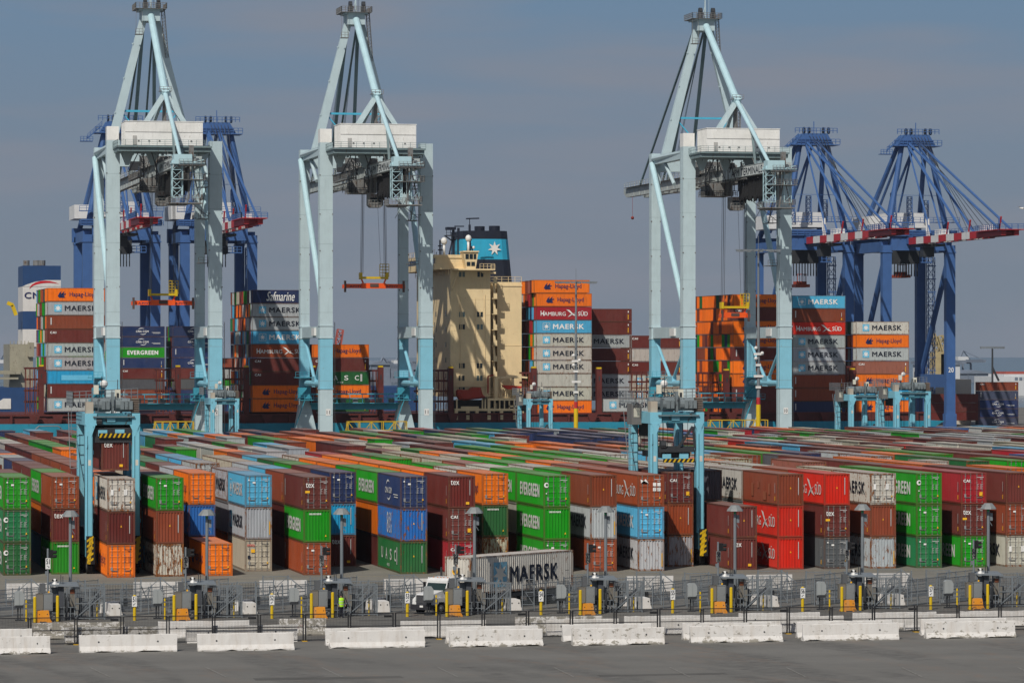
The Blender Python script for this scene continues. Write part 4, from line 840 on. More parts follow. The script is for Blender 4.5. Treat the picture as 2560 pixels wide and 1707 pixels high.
    # lattice lift frame under the landward boom end
    b = MB(); b.lattice(V(11.2, 743, 57.4), V(11.2, 743, 50.2), 2.0, 2.0, .09, 1.8); b.lattice(V(15, 743.5, 56.6), V(15, 743.5, 50.2), 1.5, 1.5, .07, 1.8)
    b.box(X + 10.4, X + 14.0, 741.4, 744.4, 57.0, 58.6); b.box(X + 10, X + 16.5, 741.4, 744.6, 56.7, 57.0); b.bar(V(10.2, 742, 57), V(10.8, 742, 58.4), .2); b.bar(V(14, 742, 57), V(16.4, 742, 57.6), .15)
    part('lattice_tower', b, [MATS['light_tube_paint']], t)
    b = MB(); b.box(X + 9.3, X + 16, 740.6, 745.5, 48.9, 49.1); b.prism([(X + 9.3, 48.9), (X + 13.5, 48.9), (X + 13, 48.6), (X + 9.8, 48.6)], 741, 745, 'y'); b.rail([(X + 9.3, 745.5, 49.1), (X + 9.3, 740.6, 49.1), (X + 16, 740.6, 49.6), (X + 16, 745.5, 49.6)], 1.1, .04, .7, mids=2)
    for z in (53.6, 56.4): b.box(X + 11.4, X + 16.6, 741, 745, z, z + .1); b.rail([(X + 11.4, 741, z + .1), (X + 16.6, 741, z + .1), (X + 16.6, 745, z + .1)], 1.1, .035, .8, mids=2)
    b.box(X + 13.5, X + 14.4, 742, 743, 57, 60.4); b.bar(V(13.2, 743, 49), V(14.5, 743, 57), .25); b.bar(V(15.8, 743, 49), V(14.2, 744, 57), .2); b.tube(V(13.6, 743.6, 50), V(13.6, 743.6, 57), .2, 6)
    part('end_platform', b, GRIME, t)
    return t, V
def spreader(t, V, X, xc, y, z, half, turned=False):
    b = MB(); k = 1 if not turned else .45
    b.box(X + xc - half, X + xc + half, y - .35, y + .35, z - .05, z + .85); b.box(X + xc - 1.5 * k - 1, X + xc + 1.5 * k + 1, y - .9, y + .9, z - .1, z + 1.0)
    for s_ in (-1, 1): b.box(X + xc + s_ * half - .3, X + xc + s_ * half + .3, y - 1.2, y + 1.2, z - .1, z + .7); b.bar((X + xc + s_ * 2.2, y, z + 1), (X + xc + s_ * 2.6, y, z + 1.9), .3)
    sp_ = part('spreader', b, ORG, t)
    b = MB(); [b.box(X + xc + s_ * half - .22, X + xc + s_ * half + .22, y - 1.25, y - .8, z - .9, z + 1.5) for s_ in (-1, 1)]; b.box(X + xc - .9, X + xc + .9, y - 1, y - .85, z + .2, z + .9); part('corner_guide', b, [pm('guide_dark', (.10, .06, .05))], sp_)
    w = 2.6 * (half / 6.1)
    for s_ in (-1, 1): lb = MB(); T(lb, 'APMT', -w * .5, w * .5, .12, .5, 0, .03); link('lettering', lb.mesh('lettering', NAVYT), sp_, (xc + s_ * half * .62, y - .37 - YFR, z), (R(90), 0, 0))
    b = MB(); b.box(X + xc - 2.9, X + xc + 2.9, y - .8, y + .8, z + 1.9, z + 2.35); [b.box(X + xc + s_ * 2.75 - .25, X + xc + s_ * 2.75 + .25, y - .9, y + .9, z + 1.8, z + 3.2) for s_ in (-1, 1)]
    for i in range(4): b.bar((X + xc + 1.2 + i * .65, y - .6, z + 2.3), (X + xc + 1.2 + i * .65, y - .6, z + 5.0), .12)
    for i in range(5): b.bar((X + xc + 1.2, y - .6, z + 2.6 + i * .6), (X + xc + 3.15, y - .6, z + 2.6 + i * .6), .12)
    part('headblock', b, YEL, sp_)
    b = MB()
    for dx in (-2.7, -2.35, 2.35, 2.7): 
        for dy in (-.7, .7): b.bar((X + xc + dx, y + dy, z + 3), (X + xc + dx * .9, y + dy, 54), .07)
    b.bar((X + xc + 1.5, y, z + 4), (X + xc + .8, y, 52), .05); part('hoist_rope', b, ROPE, sp_)
    return sp_
def number_plate(t, txt, dx, y=YFR - .03):
    q = MB(); Q(q, 0, 1.15, 0, 1.7, 0); T(q, txt, .22, .93, .45, 1.25, 1, .015, z=.01); 
    return link('number_plate', q.mesh('number_plate', [pm('plate_white', (.7, .7, .68), .5, .05), BLACK]), t, Vector((dx, -.04, 3.1 + 0)), (R(90), 0, 0))
CR = []
for px, num, word, where, (cpx, spy, half, sy) in ((267, '12', 'twelve', 'pale blue quay crane numbered twelve with its spreader level with container tops', 'a', (407, 762, 6.2, 789)), (800, '11', 'eleven', '', 'b', (934, 720, 6.2, 785)), (1708, '10', 'ten', '', 'c', (1835.5, 793, 2.9, 782))) if False else []: pass
for px, num, lab, sp_ in ((267, '12', 'pale blue quay crane numbered twelve, standing over the small straddle carrier', (407, 762, 6.2, 789, 1)), (800, '11', 'pale blue quay crane numbered eleven with yellow and red spreader raised high', (934, 720, 6.2, 785, 0)), (1708, '10', 'pale blue quay crane numbered ten with its long boom end showing', (1835.5, 793, 2.9, 782, 0))):
    X = xat(px, YFR); t, V = big_crane(X, lab)
    for k, ch in enumerate(('leg', 'leg')): pass
    zt = z_at(sp_[0], sp_[1], sp_[3]); xs = xat(sp_[0], sp_[3]) - X
    spreader(t, V, X, xs, sp_[3], zt, sp_[2])
    for dx in ((1.2,) if num == '12' else ()) + (21.9,): 
        zl = z_at(px, 1030 if num != '10' else 1027, YFR); q = MB(); Q(q, 0, 1.0, 0, 1.35, 0); T(q, num, .18, .84, .32, 1.05, 1, .012, z=.01); link('number_plate', q.mesh('number_plate', [pm('plate_white', (.7, .7, .68), .5, .05), BLACK]), t, (dx - .2, -.05, zl - .7), (R(90), 0, 0))
    if num == '11': q = MB(); Q(q, 0, 1.0, 0, 1.35, 0); T(q, num, .18, .84, .32, 1.05, 1, .012, z=.01); link('number_plate', q.mesh('number_plate', [MATS['plate_white'], BLACK]), t, (1.2, -.05, z_at(818, 1030, YFR) - .7), (R(90), 0, 0))
    for s_ in (0, 1):   # notice board on the side beam
        q = MB(); q.box(X + (-.02 if s_ == 0 else 21.1), X + (.4 if s_ == 0 else 21.3), YFR + 8, YFR + 12, 23.3, 24.9); part('notice_board', q, [MATS['plate_white'], BLACK], t)
    if num != '12':
        q = MB(); q.bar((X + 10.9, 836 if num == '11' else 862, 56.2), (X + 10.9, 836 if num == '11' else 862, 51.5), .06); q.ball((X + 10.9, 836 if num == '11' else 862, 51.2), .4); part('boom_end_hook', q, [pm('hook_red', (.2, .03, .02))], t)

# ------------------------------------------------------------------ dark blue quay cranes beyond
BLU = pm('royal_blue_crane_paint', (.050, .120, .30), .5, .1, .06, (.03, .05, .12)); REDP = pm('boom_red_paint', (.42, .025, .03), .5, .1); WHT = pm('boom_white_paint', (.66, .66, .65), .5, .06)
def blue_crane(label, Xo, Y0, sc, num=None, sprd=True):
    t = thing('quay_crane', label, 'crane', (Xo, Y0, 0), 0, 'dark blue quay cranes'); W_ = lambda x, y, z: Vector((x, y, z))
    def P(name, b, m, par=None): return part(name, b, m, par or t, world=False)
    for x0 in (0, 17.8):
        for y0 in (0, 26):
            b = MB(); b.box(x0, x0 + 2.5, y0, y0 + 2.2, 0, 48.6); b.box(x0 - .2, x0 + 2.7, y0 - .2, y0 + 2.4, 46.6, 46.9); b.box(x0 - .3, x0 + 2.8, y0 - .1, y0 + 2.3, 0, 3.5); P('leg', b, BLU)
        b = MB(); b.tube((x0 + 1.2, 1.5, 46), (x0 + 1.2, 26, 14), .8, 8); b.box(x0 + .3, x0 + 2.2, 2.2, 26, 10.5, 14.0); b.box(x0 + .3, x0 + 2.2, 2.2, 26, 46.9, 49.6); P('side_frame', b, BLU)
    b = MB(); b.box(2.5, 17.8, .2, 2, 47.2, 51.002); b.box(-.4, 20.7, -.4, 3, 51, 52.6); P('portal_beam', b, BLU); b = MB(); b.box(-.5, 20.8, 26, 28, 47.2, 51); P('portal_beam', b, BLU)
    b = MB(); b.rail([(-1, -.6, 51), (21, -.6, 51)], 1.3, .07, 1.8); b.rail([(-1, -1.5, 54.8), (21, -1.5, 54.8)], 1.2, .06, 1.8); b.box(-1, 21, -1.5, 0, 54.6, 54.8); w2 = MB(); w2.rail([(13, 14, 44.5), (18, 14, 44.5)], 1.5, .1, 1.2); w2.box(10, 18, 13, 15, 44.2, 44.5); P('cable_gantry', w2, BLU)
    P('walkway', b, BLU)
    for k in range(3): b = MB(); b.lattice((6 + k * 4.6, 10, 55), (6 + k * 4.6, 10, 63 - k), 1.2, 1.2, .1); P('lattice_post', b, BLU)
    b = MB(); b.lattice((21.4, 25, 2), (21.4, 25, 46), 1.8, 1.8, .12, 2.5)
    for k in range(12): b.box(20.4, 22.6, 23.9, 26, 4 + k * 3.6, 4.2 + k * 3.6)
    P('stair_tower', b, BLU)
    b = MB(); b.box(5.2, 15.6, 10, 25, 53.6, 57.6); b.box(-1.5, 4, 8, 24, 53, 56.6); b.box(8, 9, 9.9, 10, 54.2, 56); P('machine_house', b, [WHT])
    b = MB()
    for xf, xa_ in ((1.6, 6.0), (18.4, 13.4)): b.tube((xf, 1, 51), (xa_, 2, 76), .85, 8, r2=.7); b.tube((xf, 27, 51), (xa_, 5, 76), .75, 8, r2=.6)
    b.bar((3, 1.5, 62), (17, 1.5, 62), .12); P('a_frame', b, BLU)
    b = MB(); b.prism([(4.6, 75.2), (14.8, 75.2), (13, 78.2), (6.4, 78.2)], 0, 6.5, 'y'); b.rail([(4, -.3, 78.3), (15.6, -.3, 78.3)], 1.3, .08, 1.2); b.rail([(3.2, -.3, 75.4), (16.4, -.3, 75.4)], 1.3, .08, 1.2); b.bar((5, 1, 77), (1.2, 1, 73.6), .3); b.rail([(5, 0, 77), (1.2, 0, 73.6)], 1.1, .07, 1); b.box(3.2, 16.4, -.3, 6.6, 75.1, 75.3); b.bar((9.8, 2, 78), (9.8, 2, 81.5), .2); b.box(-.6, 2.6, -.3, 2, 72.8, 73); b.rail([(-.6, -.3, 73), (2.6, -.3, 73)], 1.1, .07, .8)
    hd = P('mast_head', b, BLU)
    b = MB(); [b.tube((x, .6, 79), (x + .5, .6, 79), .9, 8) for x in (6.4, 7.8, 11.8, 13.2)]; P('sheave', b, DKST, hd)
    b = MB()
    for x0 in (6.8, 9.8):
        b.tube((x0 + .6, 1, 76), (x0 + .6, -74, 50.6), .32, 6); b.tube((x0 + .4, 1, 75.5), (x0 + .4, -46, 50.6), .36, 6); b.tube((x0 + .4, 4, 76), (x0 + .4, 36, 53), .4, 6); b.tube((x0, 4, 75.5), (x0, 18, 57.5), .3, 6); b.tube((x0 + .4, 1, 75.5), (x0 + .2, -20, 51), .25, 6)
    P('stay_bar', b, BLU)
    b = MB()
    for k in range(6): b.bar((8 + k * .9, 0, 77.5), (8.5 + k * .5, -64 + k * 6, 51.5), .1)
    P('stay_rope', b, ROPE)
    b = MB(); n = 9
    for x0 in (6.6, 10.0):
        for k in range(n): b.box(x0, x0 + 1.2, -2 - (k + 1) * 6.4, -2 - k * 6.4, 48.7, 50.5, k % 2)
        b.box(x0, x0 + 1.2, -78, -2 - n * 6.4, 48.9, 50.2, 0); b.box(x0, x0 + 1.2, -2, 34, 48.9, 50.8, 2)
    for k in range(15): b.box(7.8, 10.0, -76 + k * 5, -75.5 + k * 5, 49.2, 49.8, 0)
    b.box(5.8, 12.2, -79, -60, 50.2, 50.4, 0)
    bm = P('boom', b, [REDP, WHT, BLU])
    b = MB(); b.rail([(5.8, -60, 50.4), (5.8, -79, 50.4), (12.2, -79, 50.4)], 1.3, .08, 1.6, mids=2); b.rail([(6.4, 0, 50.6), (6.4, -60, 50.6)], 1.0, .05, 3); b.bar((6, -78, 50), (6, -78, 53), .3); P('boom_walkway', b, BLU, bm)
    b = MB()
    for y_ in (-22, -58): b.box(7.4, 8.2, y_ - 4, y_, 50.5, 52); b.box(9, 11, y_ - 1, y_ + 2, 50.4, 52.2)
    for y_ in (-16, -18): b.tube((7.2, y_, 50.5), (7, y_, 55), .25, 6)
    P('boom_machinery', b, WHT, bm)
    b = MB(); [b.bar((7.4, y_, 50.4), (7.4, y_ - 1.5, 53.6), .35) for y_ in (-32, -50, -74)]; P('boom_bracket', b, REDP, bm)
    b = MB(); b.box(7.5, 10.5, -12, -9, 45.2, 47.8); b.box(7, 13, -14, -2, 48, 48.6); P('operator_cab', b, DKST); b = MB(); b.box(6.5, 14, 12, 20, 44, 48); [b.bar((7 + k * .8, 12, 44.5), (7 + k * .8, 12, 40.5), .25) for k in range(9)]; P('trolley', b, DKST)
    zz = 40.2 if num else 37.5
    if sprd:
        b = MB(); b.box(8, 12, 13.4, 20, zz, zz + .8); b.box(8.6, 11.4, 14.5, 18, zz + .8, zz + 1.6); [b.bar((8.8 + k * .6, 14.4, zz + 1.5), (8.8 + k * .6, 14.4, zz + 3.6), .12) for k in range(5)]; b.box(8.6, 11.4, 14.4, 14.6, zz + 3.4, zz + 3.6); s_ = P('spreader', b, pm('blue_crane_spreader_red', (.42, .06, .02), .5, .2, .3, (.1, .04, .03)))
        b = MB(); [b.bar((x, y, zz + 1.5), (x, y, 47), .08) for x in (8.8, 11.2) for y in (15, 18)]; P('hoist_rope', b, ROPE, s_)
    if num: q = MB(); T(q, num, 0, 1.5, 0, 1.3, 0, .02); link('number', q.mesh('number', WHITE), t, (18.3, -.06, 14.6), (R(90), 0, 0))
    t.scale = (sc, sc, sc); return t
x4 = xat(2207, 975)
blue_crane('dark blue quay crane numbered twenty with red and white boom', x4, 975, 1.0, '20')
x3 = xat(2207 - 256, 975); blue_crane('dark blue quay crane standing between pale crane ten and blue crane twenty', x3, 975.01, 1.0)
blue_crane('dark blue quay crane rising behind pale crane twelve, next to the striped funnel', xat(207, 1112), 1112, 1.12, sprd=False)
blue_crane('dark blue quay crane behind the inner leg of pale crane twelve', xat(451, 1112), 1112.01, 1.12, sprd=False)

# ------------------------------------------------------------------ striped ship beyond, and its containers
YC = 1062.0
s2 = thing('container_ship', 'far navy-hulled container ship with tall navy and white striped funnel', 'container ship', (xat(120, YC), YC, 0))
NB = pm('navy_funnel_paint', (.018, .055, .15), .5, .08); WHS = pm('ship_white_paint', (.62, .60, .57), .5, .06, .1, (.35, .25, .15)); WHG = pm('weathered_cream_paint', (.30, .28, .21), .6, .15, .25, (.16, .13, .1))
b = MB(); b.box(xat(-260, YC), xat(1080, YC) , YC - 6, YC + 38, -5, z_at(60, 968, YC)); 
b.box(xat(-260, YC), xat(60, YC), YC - 6.2, YC - 6, 0, z_at(20, 970, YC)); part('hull', b, NB, s2)
q = MB(); q.prism([(xat(-30, YC - 6), z_at(0, 1022, YC - 6)), (xat(27, YC - 6), z_at(0, 1022, YC - 6)), (xat(27, YC - 6), z_at(0, 996, YC - 6)), (xat(8, YC - 6), z_at(0, 996, YC - 6))], YC - 6.4, YC - 6.21, 'y'); part('hull_letter', q, WHS, s2)
def fx(px, py, Y=YC): return at(px, py, Y)
ys_ = [664, 716, 778, 823, 870]
b = MB()
for i, (p0, p1) in enumerate(zip(ys_, ys_[1:])): b.box(xat(57, YC), xat(152, YC), YC, YC + 18, z_at(60, p1, YC), z_at(60, p0, YC), i % 2)
b.prism([(xat(57, YC), z_at(60, 716, YC)), (xat(152, YC), z_at(60, 716, YC)), (xat(152, YC), z_at(60, 700, YC)), (xat(115, YC), z_at(60, 700, YC)), (xat(85, YC), z_at(60, 705, YC)), (xat(65, YC), z_at(60, 712, YC))], YC - .1, YC - .02, 'y', 1)
fu = part('funnel', b, [NB, WHS], s2)
b = MB(); arc(b, 0, 0, 5.6, 2.2, 60, 165, .7); link('funnel_swoosh', b.mesh('funnel_swoosh', pm('swoosh_red', (.5, .01, .02))), fu, at(122, 727, YC - .15) - s2.location, (R(90), 0, 0))
b = MB(); T(b, 'CMA', 0, 6.6, 0, 1.7, 0, .03); link('lettering', b.mesh('lettering', NAVYT), fu, at(61, 746, YC - .15) - s2.location, (R(90), 0, 0))
b = MB(); [b.tube(fx(px, 664, YC + 6), fx(px, 651, YC + 6), w, 10) for px, w in ((66, .9), (92, 1.1), (104, 1.1))]; part('exhaust_pipe', b, GRIME, fu)
b = MB(); b.box(xat(24, YC), xat(82, YC), YC - 1, YC + 25, z_at(60, 968, YC), z_at(60, 860, YC)); b.box(xat(68, YC), xat(84, YC), YC - 2, YC - 1, z_at(60, 892, YC), z_at(60, 856, YC))
for k in range(6): b.bar(fx(26 + k * 9, 860, YC - 1), fx(26 + k * 9, 852, YC - 1), .2)
b.box(xat(-30, YC), xat(50, YC), YC - 3, YC - 1, z_at(20, 935, YC), z_at(20, 926, YC)); b.box(xat(-30, YC), xat(44, YC), YC - 3, YC - 1, z_at(20, 948, YC), z_at(20, 943, YC)); part('deckhouse', b, WHG, s2)
b = MB(); b.bar(fx(18, 757), fx(33, 763), 1.0); b.bar(fx(31, 763), fx(40, 788), 1.0); part('deck_crane', b, YEL, s2)
FAR = [
 (302, 815, [('navy', 'cma'), ('navy', 'cma'), ('green', 'evergreen'), ('navy', 'marks'), ('maroon', 'cai'), ('dkgrey', None), ('brown', 'marks'), ('brown', 'marks')], 'in the far stack beside crane twelve'),
 (432, 815, [('navy', 'cma'), ('navy', 'cma'), ('navy', 'marks'), ('navy', 'cma'), ('maroon', 'marks'), ('dkgrey', None), ('navy', None), ('navy', None)], 'in the far stack under the spreader'),
]
for px, pyt, tiers, where in FAR:
    for t_, (c_, d_) in enumerate(tiers):
        z = z_at(px, pyt, YC - 8) - (t_ + 1) * 2.93
        container((xat(px, YC - 8), YC - 6.8, z), c_, 'C', None, None, .12, f"{CNAME[c_]} container with {'swoosh lettering' if d_ == 'cma' else 'bold lettering' if d_ == 'evergreen' else 'plain sides'}, {ORD[t_ + 1]} down {where}", G_S, False, rz=R(-90), near_side=d_, rnd=rnd)
b = MB()
for px, pyt, nt_ in ((302, 815, 8), (432, 815, 8), (173, 850, 6), (560, 895, 5), (690, 930, 4)):
    for t_ in range(nt_):
        for r_ in range(1, 7): sbox(b, xat(px, YC - 8), YC - 8 + r_ * 2.5, z_at(px, pyt, YC - 8) - (t_ + 1) * 2.93, (*jit(PAL[rnd.choice(['navy', 'navy', 'maroon', 'brown', 'green', 'grey'])], rnd), .1), 12.3, True)
tag(link('shipping_containers_on_the_far_ship', b.mesh('far_ship_containers', [A_PAINT, A_ROOF])), 'mixed containers filling the inner rows of the far navy ship', 'shipping containers', kind='stuff')
# stacks on the far quay behind blue crane twenty
YQ = 990.0
FQ = [(2442, 955, [('brown', 'cai'), ('slate', 'marks'), ('navy', 'cma'), ('navy', 'cma'), ('slate', 'cma')], 'in the quay stack past crane twenty'), (2318, 985, [('maroon', None), ('maroon', None), ('maroon', None)], 'in the low quay stack behind crane twenty'), (2565, 955, [('brown', 'cai'), ('navy', 'marks'), ('pink', 'marks'), ('navy', 'cma'), ('navy', 'cma')], 'in the last quay stack')]
for px, pyt, tiers, where in FQ:
    for t_, (c_, d_) in enumerate(tiers):
        container((xat(px, YQ + 8), YQ + 8, z_at(px, pyt, YQ) - (t_ + 1) * 2.45), c_, 'C', None, None, .12, f"{CNAME[c_]} container with {'swoosh lettering' if d_ == 'cma' else 'plain sides'}, {ORD[t_ + 1]} down {where}", G_S, False, rz=R(-90), near_side=d_, rnd=rnd).scale = (1, .95 if px != 2318 else 1.2, .84)
b = MB(); [b.box(xat(p0, YQ + 20), xat(p1, YQ + 20), YQ + 20, YQ + 32, 0, z_at(p0, p2, YQ + 20), 0) for p0, p1, p2 in ((2318, 2428, 948),)]; 
W2 = tag(link('warehouse', b.mesh('warehouse', pm('cream_warehouse_wall', (.55, .50, .42), .7, .06, .1, (.4, .35, .28)))), 'long low cream warehouse behind the maroon containers on the far quay', 'warehouse')
# ------------------------------------------------------------------ straddle carriers
SCB = pm('carrier_blue_paint', (.20, .50, .62), .45, .1, .12, (.06, .1, .12)); SCD = pm('grimy_shaded_teal_beam', (.05, .19, .25), .6, .2, .3, (.04, .05, .05)); STRIPE_Y = pm('hazard_yellow', (.60, .39, .01), .5, .15, .25, (.1, .08, .03))  # beam teal darkened for shade from the platform above, with grime patches
def haz(mb, x0, x1, y, z0, z1, n=7):
    """slanted yellow bars on a black plate, facing -y"""
    mb.box(x0, x1, y, y + .12, z0, z1, 0); w = (x1 - x0) / n; s_ = min(w * .45, .25)
    for i in range(n): a = x0 + i * w; mb.prism([(a + .02, z0 + .02), (a + w * .45, z0 + .02), (min(a + w * .45 + s_, x1), z1 - .02), (a + .02 + s_, z1 - .02)], y - .015, y - .002, 'y', 1)
def carrier(px_l, px_r, Y, pyt, label, load=None, low=0, hazz=None, sz=1.0):
    """straddle carrier: px_l/px_r outer faces of the front legs at Y"""
    X0_ = xat(px_l, Y); X1_ = xat(px_r, Y); zt = z_at((px_l + px_r) / 2, pyt, Y); Lc = 8.8; w = X1_ - X0_; k = w / 4.9
    t = thing('straddle_carrier', label, 'straddle carrier', (X0_, Y, 0), 0, 'straddle carriers between the container rows')
    lw = .68 * k; rt = zt - 1.0
    for x0, o in ((X0_, 0), (X1_ - lw, 1)):
        for y0 in (Y, Y + Lc - .9):
            b = MB(); b.box(x0, x0 + lw, y0, y0 + .9, 3.0, rt); b.box(x0 + .08, x0 + lw - .08, y0 - .06, y0, 3.2, rt - .6)
            for z in (4.5, 6.5, 8.6, 10.6): b.box(x0 + lw - .05, x0 + lw + .1, y0 + .2, y0 + .5, z, z + .35)
            b.box(x0 + lw * .27, x0 + lw * .34, y0 - .075, y0 - .06, 3.4, rt - 1.0, 1); b.box(x0 + lw * .97, x0 + lw + .005, y0 - .02, y0 + .9, 3.2, rt - .3, 1); b.box(x0 + lw * .4, x0 + lw * .75, y0 - .07, y0 - .06, 9.6, 10.1, 2) if y0 == Y else None
            part('leg', b, [SCB, pm('groove_dark', (.02, .07, .10), .6, .1), OLDW], t)
        b = MB(); b.box(x0 + .05, x0 + lw + .02, Y - .9, Y + Lc + .9, 1.5, 3.0, 0); b.box(x0 + .1, x0 + lw - .05, Y + .2, Y + Lc - .2, 3, 4.0, 0); SD = part('side_frame', b, SCB, t)
        b = MB(); haz(b, x0 + .02, x0 + lw + .1, Y - 1.05, .9, 3.3, 1); b.box(x0, x0 + lw, Y - 1.0, Y - .9, .9, 3.4, 0)
        for q in range(5): b.prism([(x0 + .05, .92 + q * .48), (x0 + lw - .05, 1.3 + q * .48), (x0 + lw - .05, 1.5 + q * .48), (x0 + .05, 1.12 + q * .48)], Y - 1.09, Y - 1.07, 'y', 1)
        part('hazard_plate', b, [BLK, STRIPE_Y], SD)
        for q in range(4):
            b = MB(); yw = Y + .1 + q * (Lc - .2) / 3; b.tube((x0 + .12, yw, .75), (x0 + lw - .08, yw, .75), .75, 16, 0); b.tube((x0 + .1, yw, .75), (x0 + lw - .06, yw, .75), .35, 10, 1); part('wheel', b, [BLK, GRIME], t)
    b = MB()
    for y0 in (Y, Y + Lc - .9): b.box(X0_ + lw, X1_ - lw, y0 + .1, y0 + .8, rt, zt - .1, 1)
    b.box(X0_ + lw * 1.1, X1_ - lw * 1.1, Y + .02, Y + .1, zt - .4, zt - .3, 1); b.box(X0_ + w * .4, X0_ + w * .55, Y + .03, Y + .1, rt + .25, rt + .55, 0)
    for x0 in (X0_, X1_ - lw): b.box(x0 - .03, x0 + lw + .35 * (1 if x0 == X0_ else 0), Y - .05, Y + Lc + .05, rt - .05, zt)
    for x0 in (X0_, X1_ - lw - .3): b.prism([(x0 + .05, rt), (x0 + lw + .25, rt), (x0 + lw * .5 + .2, rt - 1.1)], Y - .08, Y, 'y')
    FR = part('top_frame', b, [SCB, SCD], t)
    b = MB(); b.box(X0_ + lw, X1_ - .5, Y - .25, Y - .1, zt - .35, zt - .25); b.tube((X0_ + 1.2, Y + .6, zt + .75), (X0_ + w * .46, Y + .6, zt + .75), .62, 14); b.tube((X0_ + w * .56, Y + .6, zt + .75), (X1_ - .9, Y + .6, zt + .75), .62, 14)
    for q in (.3, .38, .64, .72, .8): b.box(X0_ + w * q, X0_ + w * q + .32, Y - .1, Y + .1, zt + .35, zt + 1.1)
    b.tube((X0_ + 1.0, Y + 5, zt + .75), (X1_ - 1, Y + 5, zt + .75), .6, 12); b.box(X0_ + w * .48, X0_ + w * .53, Y + .2, Y + .6, zt, zt + 1.9); part('hoist_winch', b, [pm('winch_grey', (.16, .19, .20), .45, .2, .3, (.05, .05, .05))], t)
    b = MB(); [b.box(X1_ - .75, X1_ - .05, Y + .1 , Y + 1.4, zt + .1 + i * .16, zt + .18 + i * .16) for i in range(8)]; b.box(X1_ - .65, X1_ - .15, Y + .2, Y + 1.3, zt, zt + 1.35); part('radiator_stack', b, [pm('radiator_brown', (.19, .15, .12), .6, .1)], t)
    b = MB(); b.box(X0_ + .1, X0_ + .75, Y + .3, Y + 1.5, zt, zt + 1.0); part('electric_box', b, [pm('box_beige', (.42, .37, .30), .6, .1)], t)
    b = MB(); b.rail([(X0_ - .9, Y + Lc, zt + .6), (X0_ - .9, Y + 2, zt + .6), (X1_, Y + 2, zt + .9)], 1.3, .03, .6, mids=3); b.bar((X0_ - .9, Y + 4, zt - 2), (X0_ - .9, Y + 4, zt + 1), .05)
    for q in range(8): b.bar((X0_ - .9, Y + 5 + q * .25, rt - 4 + q * .6), (X0_ - .2, Y + 5 + q * .25, rt - 4 + q * .6), .06)
    b.bar((X0_ - .9, Y + 5, rt - 4), (X0_ - .9, Y + 7, zt), .06); part('access_railing', b, GALV, t)
    b = MB()
    for px_, hh in ((.33, 2.3), (.62, 2.0)): b.bar((X0_ + w * px_, Y + 1.4, zt + 1), (X0_ + w * px_, Y + 1.4, zt + hh + 1), .06)
    b.box(X0_ + w * .18, X0_ + w * .27, Y + 1.3, Y + 1.5, zt + 1.7, zt + 2.5, 1); b.box(X0_ + w * .56, X0_ + w * .66, Y + .9, Y + 1.1, zt + 1.3, zt + 2.1, 1); b.box(X0_ + w * .59, X0_ + w * .63, Y + .85, Y + .9, zt + 1.4, zt + 1.8, 0); b.ball((X0_ + w * .4, Y + 3, zt + 2.6), .36, 2)
    part('lamp_and_antenna', b, [DKST, pm('lamp_box_cream', (.62, .60, .5)), WHP], t)
    if px_l > 1000:
        b = MB(); b.box(X0_ - .95, X0_ + .02, Y + 3.5, Y + 5.4, zt - 1.2, zt + .75, 0); b.box(X0_ - .75, X0_ - .2, Y + 3.46, Y + 3.5, zt - .5, zt + .35, 1); part('operator_cab', b, [pm('cab_grey', (.15, .145, .14), .5, .1), pm('cab_window_cream', (.5, .48, .4), .3)], t)
    # spreader
    zs = load if load else low; b = MB()
    b.box(X0_ + lw + .5, X1_ - lw - .5, Y + .5, Y + Lc - .5, zs + .3, zs + .85); b.box(X0_ + lw + .2, X1_ - lw - .2, Y + .3, Y + 1.0, zs + .9, zs + 1.4); b.tube((X0_ + lw + .3, Y + .3, zs + 1.5), (X0_ + lw + .8, Y + .3, zs + 1.5), .42, 10)
    if not load: b.bar((X0_ + w * .52, Y + .2, zs + 1.2), (X0_ + w * .8, Y + .2, zs + 3.2), .22); b.bar((X0_ + w * .8, Y + .2, zs + 3.2), (X0_ + w * .84, Y + .2, zs + 1.2), .16); b.box(X0_ + lw + .1, X1_ - lw - .2, Y + .05, Y + .3, zs + .85, zs + 1.25)
    sp_ = part('spreader', b, DKST, t)
    b = MB(); b.box(X0_ + lw + .5, X0_ + lw + 1.3, Y + .2, Y + .35, zs + .15, zs + .7); b.box(X0_ + w * .55, X0_ + w * .72, Y + .2, Y + .35, zs + .15, zs + .75); part('spreader_motor', b, SCB, sp_)
    b = MB(); hx0, hx1 = hazz or (X0_ + lw + .55, X1_ - lw - .1); haz(b, hx0, hx1, Y + .1, zs - .1 if not load else zs, zs + .25 if not load else zs + .42, 7); part('hazard_beam', b, [BLK, STRIPE_Y], sp_)
    b = MB()
    for q in (.2, .27, .62, .72): 
        for y_ in (Y + .5, Y + Lc - .6): b.bar((X0_ + w * q, y_, zs + .9), (X0_ + w * q, y_, rt + .3), .04)
    b.box(X0_ + lw + .05, X0_ + lw + .25, Y + .9, Y + Lc - 1, rt - 1.3, rt); part('hoist_rope', b, BLK, sp_)
    if load: b = MB(); b.box(X0_ + lw, X1_ - lw, Y + .3, Y + Lc - .3, rt - 1.6, rt - .1); part('under_deck_machinery', b, DKST, FR)
    return t, X0_, X1_
zc_ = z_at(270, 1176, 338.4)
t1, a0, a1 = carrier(213, 350, 338, 1033, 'blue straddle carrier holding up a maroon container above the front stacks', load=zc_ + HC + .02)
hl = container((xat(288, 338.4), 338.4, zc_), 'maroon', 'C', 'marks', 'e_tex', .12, 'maroon container lifted off the stack by a blue straddle carrier', 'shipping containers stacked in the yard', True, rnd=rnd)
for ch in [q for q in bpy.data.objects if q.name.startswith('spreader') and q.parent == t1]: pass
